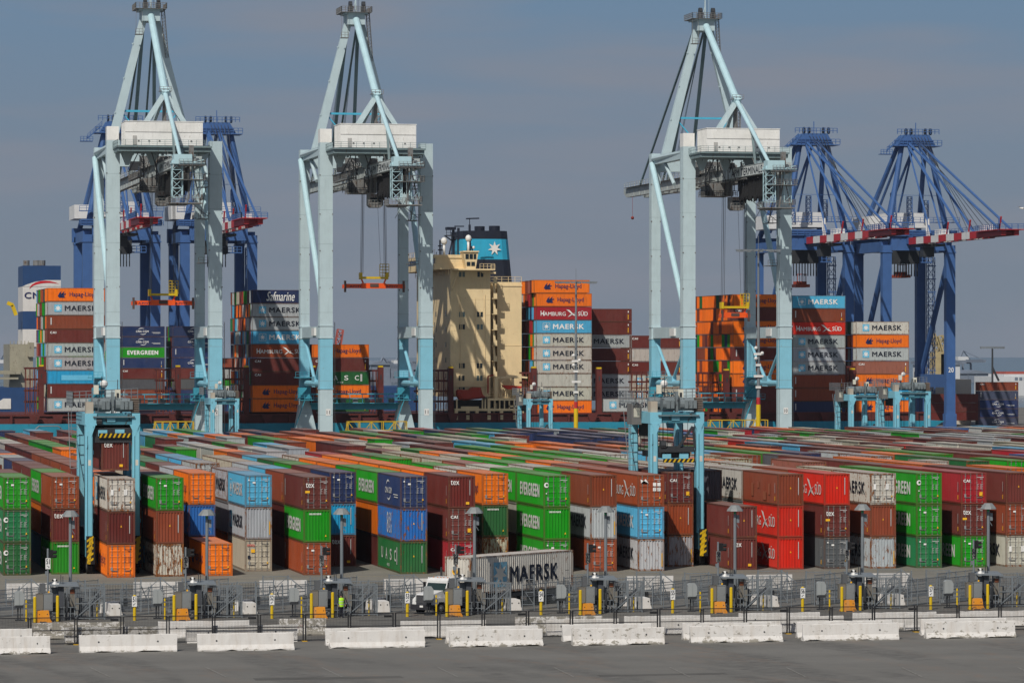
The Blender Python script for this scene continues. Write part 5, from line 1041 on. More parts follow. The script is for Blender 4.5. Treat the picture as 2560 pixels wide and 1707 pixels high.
t2, a0, a1 = carrier(1626, 1760, 340.5, 1030, 'empty blue straddle carrier with lowered striped spreader among the red containers', low=9.6)
carrier(1425 / 2.703, 1617 / 2.703, 640, 997, 'short blue straddle carrier parked far off under pale crane twelve', low=5) if False else None
carrier(527, 598, 640, 996, 'small far blue straddle carrier below the leg of crane twelve', low=4.2)
carrier(1318, 1382, 660, 997, 'small far blue straddle carrier in front of the tall orange and grey stack', low=3.8)
carrier(2124, 2203, 610, 986, 'far blue straddle carrier, the darker of two in front of the last ship stack', low=4.6)
carrier(2237, 2327, 560, 978, 'far blue straddle carrier next to the navy quay stacks', low=5.2)

# ------------------------------------------------------------------ high light masts
def high_mast(px, Y, pyt, label, ybot):
    p = at(px, pyt, Y); t = thing('light_mast', label, 'light mast', (p.x, Y, 0), 0, 'tall floodlight masts'); zt = p.z; zr = z_at(px, 1013 if px < 1500 else 1003, Y)
    b = MB(); b.tube((p.x, Y, zr + .6), (p.x, Y, zt), .27, 10, 0, .14); b.tube((p.x, Y, zr - .5), (p.x, Y, zr + .6), .31, 10, 1); b.tube((p.x, Y, 0), (p.x, Y, zr - .5), .36, 10, 2); b.bar((p.x, Y, zt), (p.x, Y, zt + 2), .06)
    part('pole', b, [GALV, REDP, YEL], t)
    b = MB(); b.bar((p.x - 3.6, Y, zt - .2), (p.x + 3.6, Y, zt - .2), .2); b.bar((p.x, Y - 2.6, zt - .2), (p.x, Y + 2.6, zt - .2), .2)
    for k in range(10): a = 2 * math.pi * k / 10; b.box(p.x + 3.1 * math.cos(a) - .35, p.x + 3.1 * math.cos(a) + .35, Y + 2.2 * math.sin(a) - .2, Y + 2.2 * math.sin(a) + .2, zt - .45, zt - .15)
    part('floodlight_ring', b, GALV, t)
    b = MB(); [b.box(p.x - .5 - (k % 2) * .3, p.x + .3 + (k % 2) * .4, Y - .4, Y - .2, zr + 2 + k * 1.7, zr + 2.35 + k * 1.7) for k in range(4)]; [b.ball((p.x - .5 + (k % 2), Y - .4, zr + 6.6 + k * .8), .28) for k in range(3)]; part('camera_cluster', b, WHP, t)
high_mast(1440, 610, 702, 'tall grey floodlight mast with red band before the tall container stack', 1068)
high_mast(1896, 565, 622, 'tall grey floodlight mast with red band before pale crane ten', 1085)

# yellow lattice barriers along the quay
def quay_frame(px0, px1, label):
    Y = 764; x0, x1 = xat(px0, Y), xat(px1, Y); zt = z_at(px0, 1054 if px0 < 1700 else 1050, Y); z0 = zt - 3.3
    b = MB(); k = 5
    for z in (zt, z0 + .2, z0 + 1.6): b.bar((x0, Y, z), (x1, Y, z), .16)
    for z in (zt, z0 + .2): b.bar((x0, Y + 2, z), (x1, Y + 2, z), .16)
    for i in range(k + 1):
        x = x0 + (x1 - x0) * i / k; b.bar((x, Y, 0), (x, Y, zt), .2); b.bar((x, Y, zt), (x, Y + 2, zt), .12); b.bar((x, Y + 2, z0), (x, Y + 2, zt), .12)
        if i < k: xx = x + (x1 - x0) / k; b.bar((x, Y, z0 + .2) if i % 2 else (x, Y, zt), (xx, Y, zt) if i % 2 else (xx, Y, z0 + .2), .14)
    b.bar((x0, Y, zt), (x0 - .9, Y, z0), .16)
    tag(link('guard_frame', b.mesh('guard_frame', pm('guard_frame_yellow', (.50, .33, .02), .5, .15), (x0, Y, 0)), None, (x0, Y, 0)), label, 'guard frame', 'yellow guard frames at the crane feet')
quay_frame(388, 484, 'yellow lattice guard frame at the feet of crane twelve'); quay_frame(870, 1017, 'yellow lattice guard frame at the feet of crane eleven'); quay_frame(1776, 1919, 'yellow lattice guard frame at the feet of crane ten')
b = MB(); p0, p1 = at(85, 1068, 770), at(158, 1068, 770); z = z_at(100, 1065, 770); pts = [(p0.x, 770, z - 3), (p0.x + .3, 770, z - .6), (p0.x + 1, 770, z), (p1.x - 1, 770, z), (p1.x - .3, 770, z - .6), (p1.x, 770, z - 3), (p1.x, 770, 0)]; b.path(pts, .14, 6)
b.tube((p0.x, 770, 0), (p0.x, 770, z - 3), .14, 6)
tag(link('hoop_barrier', b.mesh('hoop_barrier', GALV, (p0.x, 770, 0)), None, (p0.x, 770, 0)), 'pale steel hoop barrier in front of the teal ship hull', 'barrier')

# ------------------------------------------------------------------ far harbour
HZ = pm('hazed_grey_blue', (.16, .19, .24), .8, .1); HZW = pm('hazed_white', (.55, .56, .57), .8, .05); HZR = pm('hazed_red', (.35, .08, .06), .8, .1)  # haze of distance mixed into these colours
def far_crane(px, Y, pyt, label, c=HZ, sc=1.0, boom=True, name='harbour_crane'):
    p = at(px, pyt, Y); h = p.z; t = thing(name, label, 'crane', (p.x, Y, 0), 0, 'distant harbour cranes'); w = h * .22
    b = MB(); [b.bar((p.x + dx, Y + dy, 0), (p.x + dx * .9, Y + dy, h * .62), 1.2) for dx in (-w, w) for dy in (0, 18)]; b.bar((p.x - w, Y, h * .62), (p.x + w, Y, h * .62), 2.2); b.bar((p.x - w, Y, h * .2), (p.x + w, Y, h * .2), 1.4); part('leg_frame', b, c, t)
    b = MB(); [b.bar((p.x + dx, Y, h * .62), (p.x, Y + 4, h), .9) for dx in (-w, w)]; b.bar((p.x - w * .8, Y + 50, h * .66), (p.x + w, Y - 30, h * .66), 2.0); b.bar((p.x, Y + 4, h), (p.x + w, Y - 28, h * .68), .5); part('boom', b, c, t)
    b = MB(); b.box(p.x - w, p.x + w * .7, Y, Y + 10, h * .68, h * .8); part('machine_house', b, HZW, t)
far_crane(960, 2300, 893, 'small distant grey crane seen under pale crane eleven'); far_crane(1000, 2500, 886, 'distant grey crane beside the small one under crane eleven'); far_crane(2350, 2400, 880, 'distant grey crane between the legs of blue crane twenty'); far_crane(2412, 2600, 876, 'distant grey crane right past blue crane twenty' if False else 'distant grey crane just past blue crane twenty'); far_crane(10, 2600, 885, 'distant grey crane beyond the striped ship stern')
b = MB(); b.lattice(at(845, 862, 1500), at(851, 824, 1500), 2.2, 2.2, .3, 3); o = tag(link('crane_jib', b.mesh('crane_jib', HZR, at(845, 862, 1500)), None, at(845, 862, 1500)), 'hazy red lattice crane jib rising behind the orange containers', 'crane jib')
b = MB(); p = at(845, 862, 1500); b.box(p.x - 3, p.x + 3, 1498, 1503, 0, p.z); part('jib_tower', b, HZR, o)
for k, (px, pyt, pxb, pyb) in enumerate(((2350, 840, 2364, 885), (2330, 835, 2345, 880))):
    b = MB(); b.lattice(at(px, pyt, 1800), at(pxb, pyb, 1800), 2.4, 2.4, .35, 3.5); q = at(pxb, pyb, 1800); b.box(q.x - 3, q.x + 3, 1798, 1804, 0, q.z)
    tag(link('crane_jib', b.mesh('crane_jib', pm('faded_yellow_jib', (.38, .30, .15), .7), (q.x, 1800, 0)), None, (q.x, 1800, 0)), ['faded yellow lattice jib leaning between the legs of crane twenty', 'second faded yellow lattice jib, taller, behind the legs of crane twenty'][k], 'crane jib')
# white passenger ship far at the edge
b = MB(); Y = 1700; c0 = at(2478, 940, Y); c1 = at(2640, 940, Y)
t = thing('passenger_ship', 'distant white passenger ship with red upper deck beyond the quay stacks', 'ship', (c0.x, Y, 0))
b.box(c0.x, c1.x, Y, Y + 25, 0, z_at(2500, 941, Y)); b.box(xat(2512, Y), c1.x, Y + 1, Y + 24, z_at(2500, 941, Y), z_at(2500, 935, Y)); part('hull', b, HZW, t)
b = MB(); b.box(xat(2518, Y), c1.x, Y + 2, Y + 22, z_at(2500, 935, Y), z_at(2500, 929, Y)); part('upper_deck', b, HZR, t)
b = MB(); [b.box(xat(2537, Y) + k * 2.2, xat(2537, Y) + k * 2.2 + 1.4, Y - .2, Y, z_at(2500, 950, Y), z_at(2500, 943, Y)) for k in range(12)]; part('window_band', b, HZ, t)
# floodlight mast beyond
Y = 1250; p = at(2481, 868, Y); t = thing('light_mast', 'distant floodlight mast with wide head near the passenger ship', 'light mast', (p.x, Y, 0), 0, 'tall floodlight masts')
b = MB(); b.tube((p.x, Y, 0), (p.x, Y, p.z), .45, 8, 0, .3); b.bar((p.x, Y, z_at(2481, 918, Y)), (xat(2497, Y), Y, z_at(2481, 952, Y)), .6); part('pole', b, DKST, t)
b = MB(); b.bar((p.x - 4.4, Y, p.z), (p.x + 4.4, Y, p.z), .5); [b.box(p.x - 4.4 + k * 1.0, p.x - 3.8 + k * 1.0, Y - .5, Y, p.z - .5, p.z + .1) for k in range(9)]; part('floodlight_ring', b, GALV, t)
# low far port buildings
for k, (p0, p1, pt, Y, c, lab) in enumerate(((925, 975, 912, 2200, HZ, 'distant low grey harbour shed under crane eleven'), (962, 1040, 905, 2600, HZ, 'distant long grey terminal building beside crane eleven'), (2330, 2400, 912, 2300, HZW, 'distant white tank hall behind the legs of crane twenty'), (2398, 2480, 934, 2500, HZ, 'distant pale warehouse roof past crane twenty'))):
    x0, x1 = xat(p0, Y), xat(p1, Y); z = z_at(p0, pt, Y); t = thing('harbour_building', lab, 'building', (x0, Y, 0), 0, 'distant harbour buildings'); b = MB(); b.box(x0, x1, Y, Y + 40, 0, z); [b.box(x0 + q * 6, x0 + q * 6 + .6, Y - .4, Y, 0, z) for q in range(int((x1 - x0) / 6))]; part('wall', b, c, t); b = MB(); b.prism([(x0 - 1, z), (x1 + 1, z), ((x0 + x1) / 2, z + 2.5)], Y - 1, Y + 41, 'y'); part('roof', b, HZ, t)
# gull
b = MB(); p = at(2556, 521, 400); vs = [p + Vector(q) for q in ((-.75, 0, .12), (-.35, 0, .22), (0, 0, .02), (.35, 0, .2), (.75, 0, .05), (0, -.1, -.1), (0, .3, 0), (.35, .25, .17), (-.35, .25, .19))]
b.ball(p, .14, sz=.8, n=8); b.add(vs, [(0, 1, 8), (1, 2, 6, 8), (2, 3, 7, 6), (3, 4, 7), (0, 8, 6, 5, 1), (4, 3, 5, 6, 7)]); b.tube(p + Vector((-.1, 0, 0)), p + Vector((-.36, 0, .03)), .09, 8, 0, .02); b.tube(p + Vector((.1, 0, 0)), p + Vector((.34, 0, -.03)), .08, 8, 0, .02)
tag(link('gull', b.mesh('gull', WHP, p), None, p), 'pale gull gliding at the edge of the sky above the red boom', 'bird')

# ------------------------------------------------------------------ concrete barriers
def conc_mat(name, base, under):
    m, t, b = nodes(name); c = t.nodes.new('ShaderNodeTexCoord').outputs['Object']; oi = t.nodes.new('ShaderNodeObjectInfo')
    cmb = t.nodes.new('ShaderNodeVectorMath'); cmb.operation = 'MULTIPLY_ADD'; cx = t.nodes.new('ShaderNodeCombineXYZ'); [t.links.new(oi.outputs['Random'], cx.inputs[k]) for k in range(3)]; t.links.new(cx.outputs[0], cmb.inputs[0]); cmb.inputs[1].default_value = (71, 37, 53); t.links.new(c, cmb.inputs[2]); c2 = cmb.outputs[0]
    n1 = noise(t, 1.1, 6, c2, .65); n2 = noise(t, 2.6, 8, c2, .72, (1, 1, 1.6)); n3 = noise(t, 1.4, 6, c2, .7, (1.5, 1.5, .2))
    col = mixc(t, mrange(t, n1, .35, .7, 0, .25), base, tuple(v * .72 for v in base)); col = mixc(t, mrange(t, n3, .48, .75, 0, .5), col, (.40, .33, .26))
    sz = t.nodes.new('ShaderNodeSeparateXYZ'); t.links.new(c, sz.inputs[0]); low = mrange(t, sz.outputs['Z'], .0, .28, .13, 0)
    thr = mathn(t, 'SUBTRACT', mrange(t, oi.outputs['Alpha'], 0, 1, .72, .46), low); col = mixc(t, mrange(t, n2, thr, mathn(t, 'ADD', thr, .03)), col, under)
    t.links.new(col, b.inputs['Base Color']); b.inputs['Roughness'].default_value = .8; bp = t.nodes.new('ShaderNodeBump'); bp.inputs['Strength'].default_value = .4; bp.inputs['Distance'].default_value = .03; t.links.new(n2, bp.inputs['Height']); t.links.new(bp.outputs[0], b.inputs['Normal']); return m
CW = conc_mat('white_painted_concrete', (.66, .64, .61), (.27, .25, .21)); CO = conc_mat('orange_painted_concrete', (.72, .27, .01), (.16, .10, .05))
def jersey_mb(L, seed, hole=True, sc=1.0):
    rn = random.Random(seed); b = MB(); pr = [(-.31, 0), (-.31, .09), (-.15, .36), (-.09, 1.03), (-.05, 1.06), (.05, 1.06), (.09, 1.03), (.15, .36), (.31, .09), (.31, 0)]; pr = [(y * sc, z) for y, z in pr]; n = len(pr); K = 14 if L > 3 else 3; vs = []
    for i in range(K + 1):
        x = L * i / K
        for j, (y, z) in enumerate(pr):
            dz = (-rn.uniform(0, .03) if 3 <= j <= 6 else 0) if rn.random() < .6 else 0
            if j in (0, 9) and L > 3: dz = rn.choice([0, 0, 0, .05, .08]) * (0 < i < K)
            e_ = rn.uniform(-.012, .012); vs.append((x + (rn.uniform(0, .05) * (1 if i == 0 else -1) if i in (0, K) else 0), y + e_, z + dz))
    fs = [(i * n + j, (i + 1) * n + j, (i + 1) * n + (j + 1) % n, i * n + (j + 1) % n) for i in range(K) for j in range(n)] + [tuple(range(n)), tuple(range(K * n + n - 1, K * n - 1, -1))]
    b.add(vs, fs, 0)
    if hole:
        for x in (L * .2, L * .8): 
            for s_ in (-1, 1): b.tube((x, s_ * .135 * sc, .62), (x, s_ * .148 * sc, .62), .055, 8, 1)
    return b
JM = [jersey_mb(6.1, s_).mesh('concrete_barrier', [CW, DKST]) for s_ in range(4)]
F_ROW = [(-40, 126, 1638, .35), (197, 443, 1633, .2), (492, 735, 1629.5, .18), (822.5, 1061.6, 1622.5, .22), (1123, 1357, 1619.5, .45), (1429, 1661, 1615.5, .5), (1724, 1956, 1609, .5), (2005, 2247, 1604, .4), (2312, 2537, 1598, .5)]
M_ROW = [(-60, 80, 1618, .2), (160, 395, 1613, .75), (464, 744, 1609, .2), (812, 1062, 1615, .35), (1114, 1345, 1611, .3), (1405, 1630, 1605.5, .2), (1705, 1929, 1601, .4), (1990, 2230, 1597, .3), (2300, 2515, 1590, .3)]
B_ROW = [(80, 311, 1601, .95), (395, 624, 1597, .12), (697, 815, 1590, .98), (1001, 1215, 1596, .12), (1287, 1505, 1585, .85), (1365, 1547, 1592, .2), (1559, 1776, 1583, .25), (1652, 1865, 1588, .25), (1846, 2050, 1575, .15), (1952, 2110, 1584, .2), (2130, 2340, 1574, .2), (2260, 2470, 1578, .25), (2400, 2600, 1570, .3)]
SPOTS = ['beside the truck gate', 'x']
for row, name in ((F_ROW, 'front'), (M_ROW, 'second'), (B_ROW, 'rear')):
    for i, (p0, p1, py, wear) in enumerate(row):
        a = gnd(p0, py - 3); x1 = xat(p1, a.y); L = x1 - a.x
        o = link('concrete_barrier', JM[(i * 3 + len(name)) % 4], None, a, (0, 0, R(((i * 37 + len(name) * 11) % 9 - 4) * .16))); o.scale = (L / 6.1, 1, 1.08); o.color = (1, 1, 1, min(1, wear + .07))
        look = 'clean white' if wear < .22 else 'scuffed white' if wear < .6 else 'badly peeling'
        tag(o, f'{look} long concrete barrier, {ORD[i + 1]} along the {name} barrier line', 'concrete barrier', f'concrete barriers of the {name} line')
        if name == 'rear' and i == 2:
            q = MB(); T(q, 'REEFLINE', 0, 2.2, 0, .5, 0, .02); l = link('lettering', q.mesh('lettering', pm('faded_red_graffiti', (.35, .12, .13), .8, .2, .7, (.45, .42, .38))), o, (1.0, -.16, .45), (R(78), 0, 0))
# ------------------------------------------------------------------ mesh fence panels
YFN = gnd(190, 1611).y; FST = pm('black_fence_steel', (.02, .02, .022), .5, .2); xs = xat(74, YFN); step = (xat(1970.5, YFN + 0) - xs) / 17
b = MB(); w = step - .16
for x in (0, w): b.bar((x, 0, .05), (x, 0, 1.86), .09)
for z in (.1, .98, 1.84): b.bar((0, 0, z), (w, 0, z), .06)
fr_m = b.mesh('frame', FST)
b = MB()
for k in range(1, 29): x = w * k / 29; b.bar((x, 0, .1), (x, 0, 1.84), .009)
for k in range(1, 18): z = .1 + 1.74 * k / 18; b.bar((0, 0, z), (w, 0, z), .009)
ms_m = b.mesh('wire_mesh', FST)
b = MB(); b.box(-.25, .1, -.3, .3, 0, .05); ft_m = b.mesh('foot', pm('yellow_foot', (.5, .3, .02), .7, .1, .3))
for k in range(-1, 24):
    x = xs + k * step + .08
    t = thing('fence_panel', f'black wire mesh fence panel, {ORD[k + 2]} from the lamp with the peeling barrier behind' if False else f'black framed see-through wire mesh fence panel, {ORD[k + 2]} in its line', 'fence panel', (x, YFN + .02 * (k % 2), 0), 0, 'wire mesh fence panels behind the front barriers')
    link('frame', fr_m, t); link('wire_mesh', ms_m, t); link('foot', ft_m, t)
# ------------------------------------------------------------------ truck lanes and gate islands
GRY = pm('cabinet_grey', (.20, .215, .22), .5, .08, .05, (.14, .12, .1)); GRYB = pm('cabinet_brown_grey', (.17, .155, .13), .6, .1, .1, (.1, .08, .06)); GRL = pm('light_cabinet_grey', (.33, .35, .36), .5, .06); RB = pm('rust_brown_box', (.20, .065, .03), .6, .15)
SGN = pm('sign_white', (.72, .72, .70), .5, .05)
A0 = gnd(87, 1556); MX = (gnd(2425, 1524).x - A0.x) / 7; MY = (gnd(2425, 1524).y - A0.y) / 7
LANES = ['fifty', 'fifty-one', 'fifty-two', 'fifty-three', 'fifty-four', 'fifty-five', 'fifty-six', 'fifty-seven']
dlane = Vector((.71, .705, 0))
def once(cache={}): return cache
PROTO = {}
def rep(key, k, loc, build, label, cat, group):
    """first call builds the thing, later calls copy it with its parts"""
    if key not in PROTO:
        PROTO[key] = build(); PROTO[key].location = loc; tag(PROTO[key], label, cat, group); return PROTO[key]
    return copy_of(PROTO[key], loc, None, label, group)
def P0(name): return link(name, None)
def lp(name, b, m, t): return part(name, b, m, t, world=False)
def simple(name, fn, mats, smooth=False):
    def f():
        b = MB(); fn(b); return link(name, b.mesh(name, mats, None, smooth))
    return f
def b_bollard(b): b.tube((0, 0, 0), (0, 0, 1.85), .115, 14, 0); b.ball((0, 0, 1.85), .115, 0, 12, .5); b.tube((0, 0, 0), (0, 0, .03), .16, 12, 1)
def b_orange():
    b = MB(); pr = [(-.58, 0), (-.58, .1), (-.45, .3), (-.40, .86), (.40, .86), (.47, .3), (.6, .1), (.6, 0)]; b.prism(pr, 0, .55, 'y', 0)
    for x in (-.28, .3): b.tube((x, -.012, .6), (x, 0, .6), .04, 8, 1)
    b.box(-.25, .25, -.006, .001, 0, .07, 1)
    o = link('small_barrier', b.mesh('small_barrier', [CO, DKST])); o.color = (1, 1, 1, .45); return o
def b_krail():
    o = link('small_barrier', MB().prism([(-.52, 0), (-.52, .1), (-.44, .25), (-.38, .8), (.38, .8), (.44, .25), (.52, .1), (.52, 0)], 0, 2.0, 'x').mesh('small_barrier', [CW, DKST]), None, (0, 0, 0), (0, 0, R(90))); o.color = (1, 1, 1, .1)
    h = MB(); [h.tube((-.02, y, .55), (.0, y, .55), .05, 8) for y in (-.26, .26)]; link('lifting_hole', h.mesh('lifting_hole', DKST), o); return o
def b_cab():
    t = P0('control_cabinet'); b = MB(); b.box(0, .52, .2, .65, .85, 1.98); b.box(-.02, .54, .18, .67, 1.98, 2.02); lp('side_cabinet', b, GRYB, t)
    b = MB(); b.box(.55, 1.2, .1, .6, .78, 1.98); b.box(.53, 1.22, .08, .62, 1.98, 2.03); b.box(.6, 1.15, .085, .1, .86, 1.9); b.box(1.05, 1.09, .06, .09, 1.3, 1.45); lp('main_cabinet', b, GRY, t)
    b = MB(); b.box(.3, .68, .3, .7, 2.05, 2.75); lp('top_box', b, pm('dark_cabinet_grey', (.10, .105, .11), .5, .1), t)
    b = MB(); b.box(.45, .55, .35, .45, 0, 2.1); b.box(.2, .26, .4, .46, 0, .9); b.box(.85, .95, .3, .4, 0, .9); b.path([(.9, .2, .8), (1.1, .1, .3), (1.3, .2, .5), (1.6, .2, .2)], .05, 6); b.tube((1.6, .3, 0), (1.6, .3, .5), .2, 10); b.bar((.1, .5, 2.02), (1.2, .5, 2.2), .04); lp('cable_stand', b, DKST, t); 
    b = MB(); b.box(.85, .97, .07, .085, 2.08, 2.2); lp('warning_tag', b, YELT, t); return t
def b_kiosk():
    t = P0('card_kiosk'); b = MB(); b.add([(-.1, 0, 2.52), (2.0, -.1, 2.44), (2.0, 1.5, 2.66), (-.1, 1.5, 2.66), (-.1, 0, 2.60), (2.0, -.1, 2.50), (2.0, 1.5, 2.74), (-.1, 1.5, 2.74)], [(0, 3, 2, 1), (4, 5, 6, 7), (0, 1, 5, 4), (1, 2, 6, 5), (2, 3, 7, 6), (3, 0, 4, 7)]); lp('canopy', b, GALV, t)
    b = MB(); b.box(-.05, .05, .3, .4, 0, 2.5); b.box(.55, .62, .7, .8, 0, 2.5); b.box(.02, .6, .65, .7, .9, 2.4); b.rail([(0, .2, 0), (1.9, .2, 0)], .95, .025, .5); lp('post_frame', b, GALV, t)
    b = MB(); b.box(.55, .95, .3, .9, 0, 2.5); b.box(.1, .5, .45, .8, .6, 1.9); b.box(1.05, 1.25, .5, .7, 0, 1.5); lp('terminal_body', b, pm('terminal_dark', (.065, .07, .08), .4, .15), t)
    b = MB(); b.box(1.4, 1.75, .35, .6, 1.0, 2.25); b.box(1.8, 2.05, .4, .7, .4, 1.6); lp('reader_box', b, GRYB, t)
    b = MB(); b.box(1.42, 1.72, .3, .345, 1.95, 2.22); lp('red_panel', b, RB, t)
    b = MB(); b.tube((.3, .5, 2.62), (.3, .5, 2.85), .2, 10, 0, .12); b.ball((.3, .5, 2.9), .15, 0); b.box(.1, .6, .4, .6, 2.62, 2.7, 0); b.tube((.15, .35, 2.93), (.15, .5, 2.93), .07, 8, 1); b.tube((.42, .35, 2.93), (.42, .5, 2.93), .07, 8, 1); lp('camera_unit', b, [WHP, BLK], t)
    b = MB(); b.bar((.75, .6, 2.6), (.75, .6, 3.3), .05); b.bar((.9, .6, 2.6), (.9, .6, 3.2), .05); b.bar((1.05, .5, .4), (1.05, .5, 2.0), .07); b.bar((1.12, .1, 0), (1.12, .1, 1.7), .09); b.path([(1.2, .4, 1.8), (1.35, .2, 1.2), (1.3, .3, .7), (1.6, .3, .4)], .04, 5); b.path([(1.3, .4, 1.9), (1.5, .1, 1.4), (1.7, .2, .9)], .035, 5); lp('aerial_and_cable', b, DKST, t); return t
def b_scan():
    t = P0('scanner_post'); b = MB(); b.prism([(-.36, 1.12), (.2, 1.12), (.36, 1.3), (.36, 1.9), (.2, 2.15), (-.2, 2.17), (-.36, 2.05)], 0, .35, 'y'); b.box(-.08, -.02, -.03, .0, 1.12, 2.1); lp('scanner_hood', b, pm('hood_grey', (.30, .32, .32), .45, .06), t)
    b = MB(); b.bar((-.1, .2, 0), (-.1, .2, 1.1), .1); b.bar((.08, .2, 0), (.08, .2, 1.1), .06); b.box(-.3, .3, -.1, .3, .95, 1.15); b.box(-.3, .25, 0, .4, 0, .1); lp('stand', b, DKST, t); return t
def b_thin(b): b.tube((0, 0, 0), (0, 0, 1.55), .065, 10, 0); [b.box(-.07, .07, -.075, -.06, z, z + .1, 1) for z in (1.25, .9)]
def b_gate():
    t = P0('turnstile_gate'); b = MB(); L = 2.2
    for x, y in ((0, 0), (L, 0), (0, 1.4), (L, 1.4), (1.1, 0)): b.bar((x, y, 0), (x, y, 2.35 if x else 2.5), .09)
    for y in (0, 1.4):
        for z in (.12, 1.2, 2.3): b.bar((0, y, z), (L, y, z), .06)
    for x in (0, L):
        for z in (.12, 2.3): b.bar((x, 0, z), (x, 1.4, z), .06)
    b.bar((0, 0, .1), (L, 0, 1.9), .07); b.bar((0, 1.4, 0), (L, 1.4, 2.3), .06); lp('frame', b, GALV, t)
    b = MB(); [b.bar((x * .15, 0, .12), (x * .15, 0, 2.3), .018) for x in range(1, 15)]; [b.bar((x * .15, 1.4, .12), (x * .15, 1.4, 2.3), .018) for x in range(1, 15)]; [b.bar((L, y * .15, .12), (L, y * .15, 2.3), .018) for y in range(1, 10)]; lp('bar_screen', b, GALV, t)
    b = MB(); b.box(-.9, .3, .4, 1.0, .55, .85); b.box(.3, .6, .5, .8, 0, 1.6); b.bar((.5, .2, .4), (1.9, .5, 1.7), .16); b.tube((1.3, .6, 0), (1.3, .6, 1.2), .12, 8); lp('machinery', b, pm('machinery_dark', (.07, .075, .085), .5, .2), t); return t
def b_mesh():
    t = P0('mesh_gate'); b = MB(); L = 2.0
    for x in (0, L): b.bar((x, 0, 0), (x, 0, 1.95), .1)
    for z in (.15, 1.85): b.bar((0, 0, z), (L, 0, z), .06)
    b.bar((0, 0, .15), (L, 0, 1.85), .05); b.bar((L, 0, 1.85), (L + 1.1, -.6, .9), .07); lp('frame', b, GALV, t)
    b = MB(); [b.bar((x * .1, 0, .15), (x * .1, 0, 1.85), .012) for x in range(1, 20)]; [b.bar((0, 0, z), (L, 0, z), .012) for z in [.15 + .17 * q for q in range(1, 10)]]; lp('wire_mesh', b, GALV, t); return t
def b_rails():
    t = P0('lane_railing'); b = MB(); L = 7.5
    for k in range(6): p = dlane * (L * k / 5); b.bar(p, p + Vector((0, 0, 1.75 if k % 2 else 1.25)), .075)
    lp('post', b, GALV, t) if False else None
    for z in (.35, .65, .95, 1.22): b.bar(Vector((0, 0, z)), dlane * L + Vector((0, 0, z)), .055)
    for k in (1, 3): p = dlane * (L * k / 5); b.bar(p + Vector((0, 0, 1.7)), p + Vector((-.7, -.1, .2)), .055)
    lp('rail_frame', b, GALV, t)
    b = MB(); b.bar(Vector((0, 0, .12)), dlane * L + Vector((0, 0, .12)), .28, .24); lp('kerb_rail', b, pm('grey_guard_rail', (.22, .235, .25), .5, .12), t); return t
def b_net():
    t = P0('lane_fence'); b = MB(); L = 6.5
    for k in range(5): p = dlane * (L * k / 4); b.bar(p, p + Vector((0, 0, 2.1)), .07)
    for z in (.1, 2.0, 1.1): b.bar(Vector((0, 0, z)), dlane * L + Vector((0, 0, z)), .05)
    lp('frame', b, GALV, t); b = MB(); [b.bar(dlane * (L * k / 42) + Vector((0, 0, .1)), dlane * (L * k / 42) + Vector((0, 0, 2)), .012) for k in range(42)]; [b.bar(Vector((0, 0, .1 + .19 * q)), dlane * L + Vector((0, 0, .1 + .19 * q)), .012) for q in range(1, 10)]; lp('wire_mesh', b, GALV, t); return t
def b_cage():
    t = P0('mesh_screen'); b = MB(); L = 4.2
    for x in (0, 1.4, 2.8, L): b.bar((x, 0, 0), (x, 0, 2.2 + .25 * (x in (0, L))), .09)
    for z in (.15, 1.1, 2.1): b.bar((0, 0, z), (L, 0, z), .06)
    b.bar((0, 0, .15), (1.4, 0, 2.1), .05); b.bar((2.8, 0, 2.1), (L, 0, .15), .05); b.bar((L, 0, 2.0), (L + .9, .8, 0), .05); lp('frame', b, GALV, t)
    b = MB(); [b.bar((x * .12, 0, .1), (x * .12, 0, 2.1), .02) for x in range(1, 35)]; [b.bar((0, 0, z * .19), (L, 0, z * .19), .014) for z in range(1, 11)]; lp('wire_mesh', b, DKST, t)
    b = MB(); b.box(.6, 1.0, .1, .4, .9, 1.5); b.box(2.9, 3.2, .1, .3, .4, 1.0); b.path([(1, .2, 1.2), (1.8, .3, .6), (2.9, .2, .7)], .04, 5); lp('junction_box', b, DKST, t); return t
def b_white_wall(b): b.box(0, 3.9, 0, .2, 0, 1.25, 0); [b.box(x, x + .03, -.01, 0, 0, 1.2, 1) for x in (1.3, 2.6)]
def b_lamp():
    t = P0('lamp_post'); b = MB(); b.tube((0, 0, 0), (0, 0, 7.55), .13, 12, 0, .115); b.box(-.2, .2, -.2, .2, 0, .12, 0); b.box(.12, .32, -.1, .1, 6.6, 7.2, 0); b.bar((.12, 0, 6.5), (.3, 0, 6.2), .04); lp('pole', b, GALV, t)
    b = MB(); n = 8; pr = [(.66, 7.5), (.62, 7.6), (.34, 7.92), (.30, 7.95)]
    for (r0, z0_), (r1, z1_) in zip(pr, pr[1:]): b.tube((0, 0, z0_), (0, 0, z1_), r0, n, 0, r1, cap=False)
    b.add([(.66 * math.cos(2 * math.pi * i / n), .66 * math.sin(2 * math.pi * i / n), 7.5) for i in range(n)], [tuple(range(n - 1, -1, -1))]); b.add([(.30 * math.cos(2 * math.pi * i / n), .30 * math.sin(2 * math.pi * i / n), 7.95) for i in range(n)], [tuple(range(n))]); lp('lamp_shade', b, pm('shade_grey', (.2, .215, .215), .5, .08), t)
    b = MB(); b.box(-.14, .0, -.16, -.12, 7.3, 7.42); lp('green_indicator', b, GREEN_L, t); return t
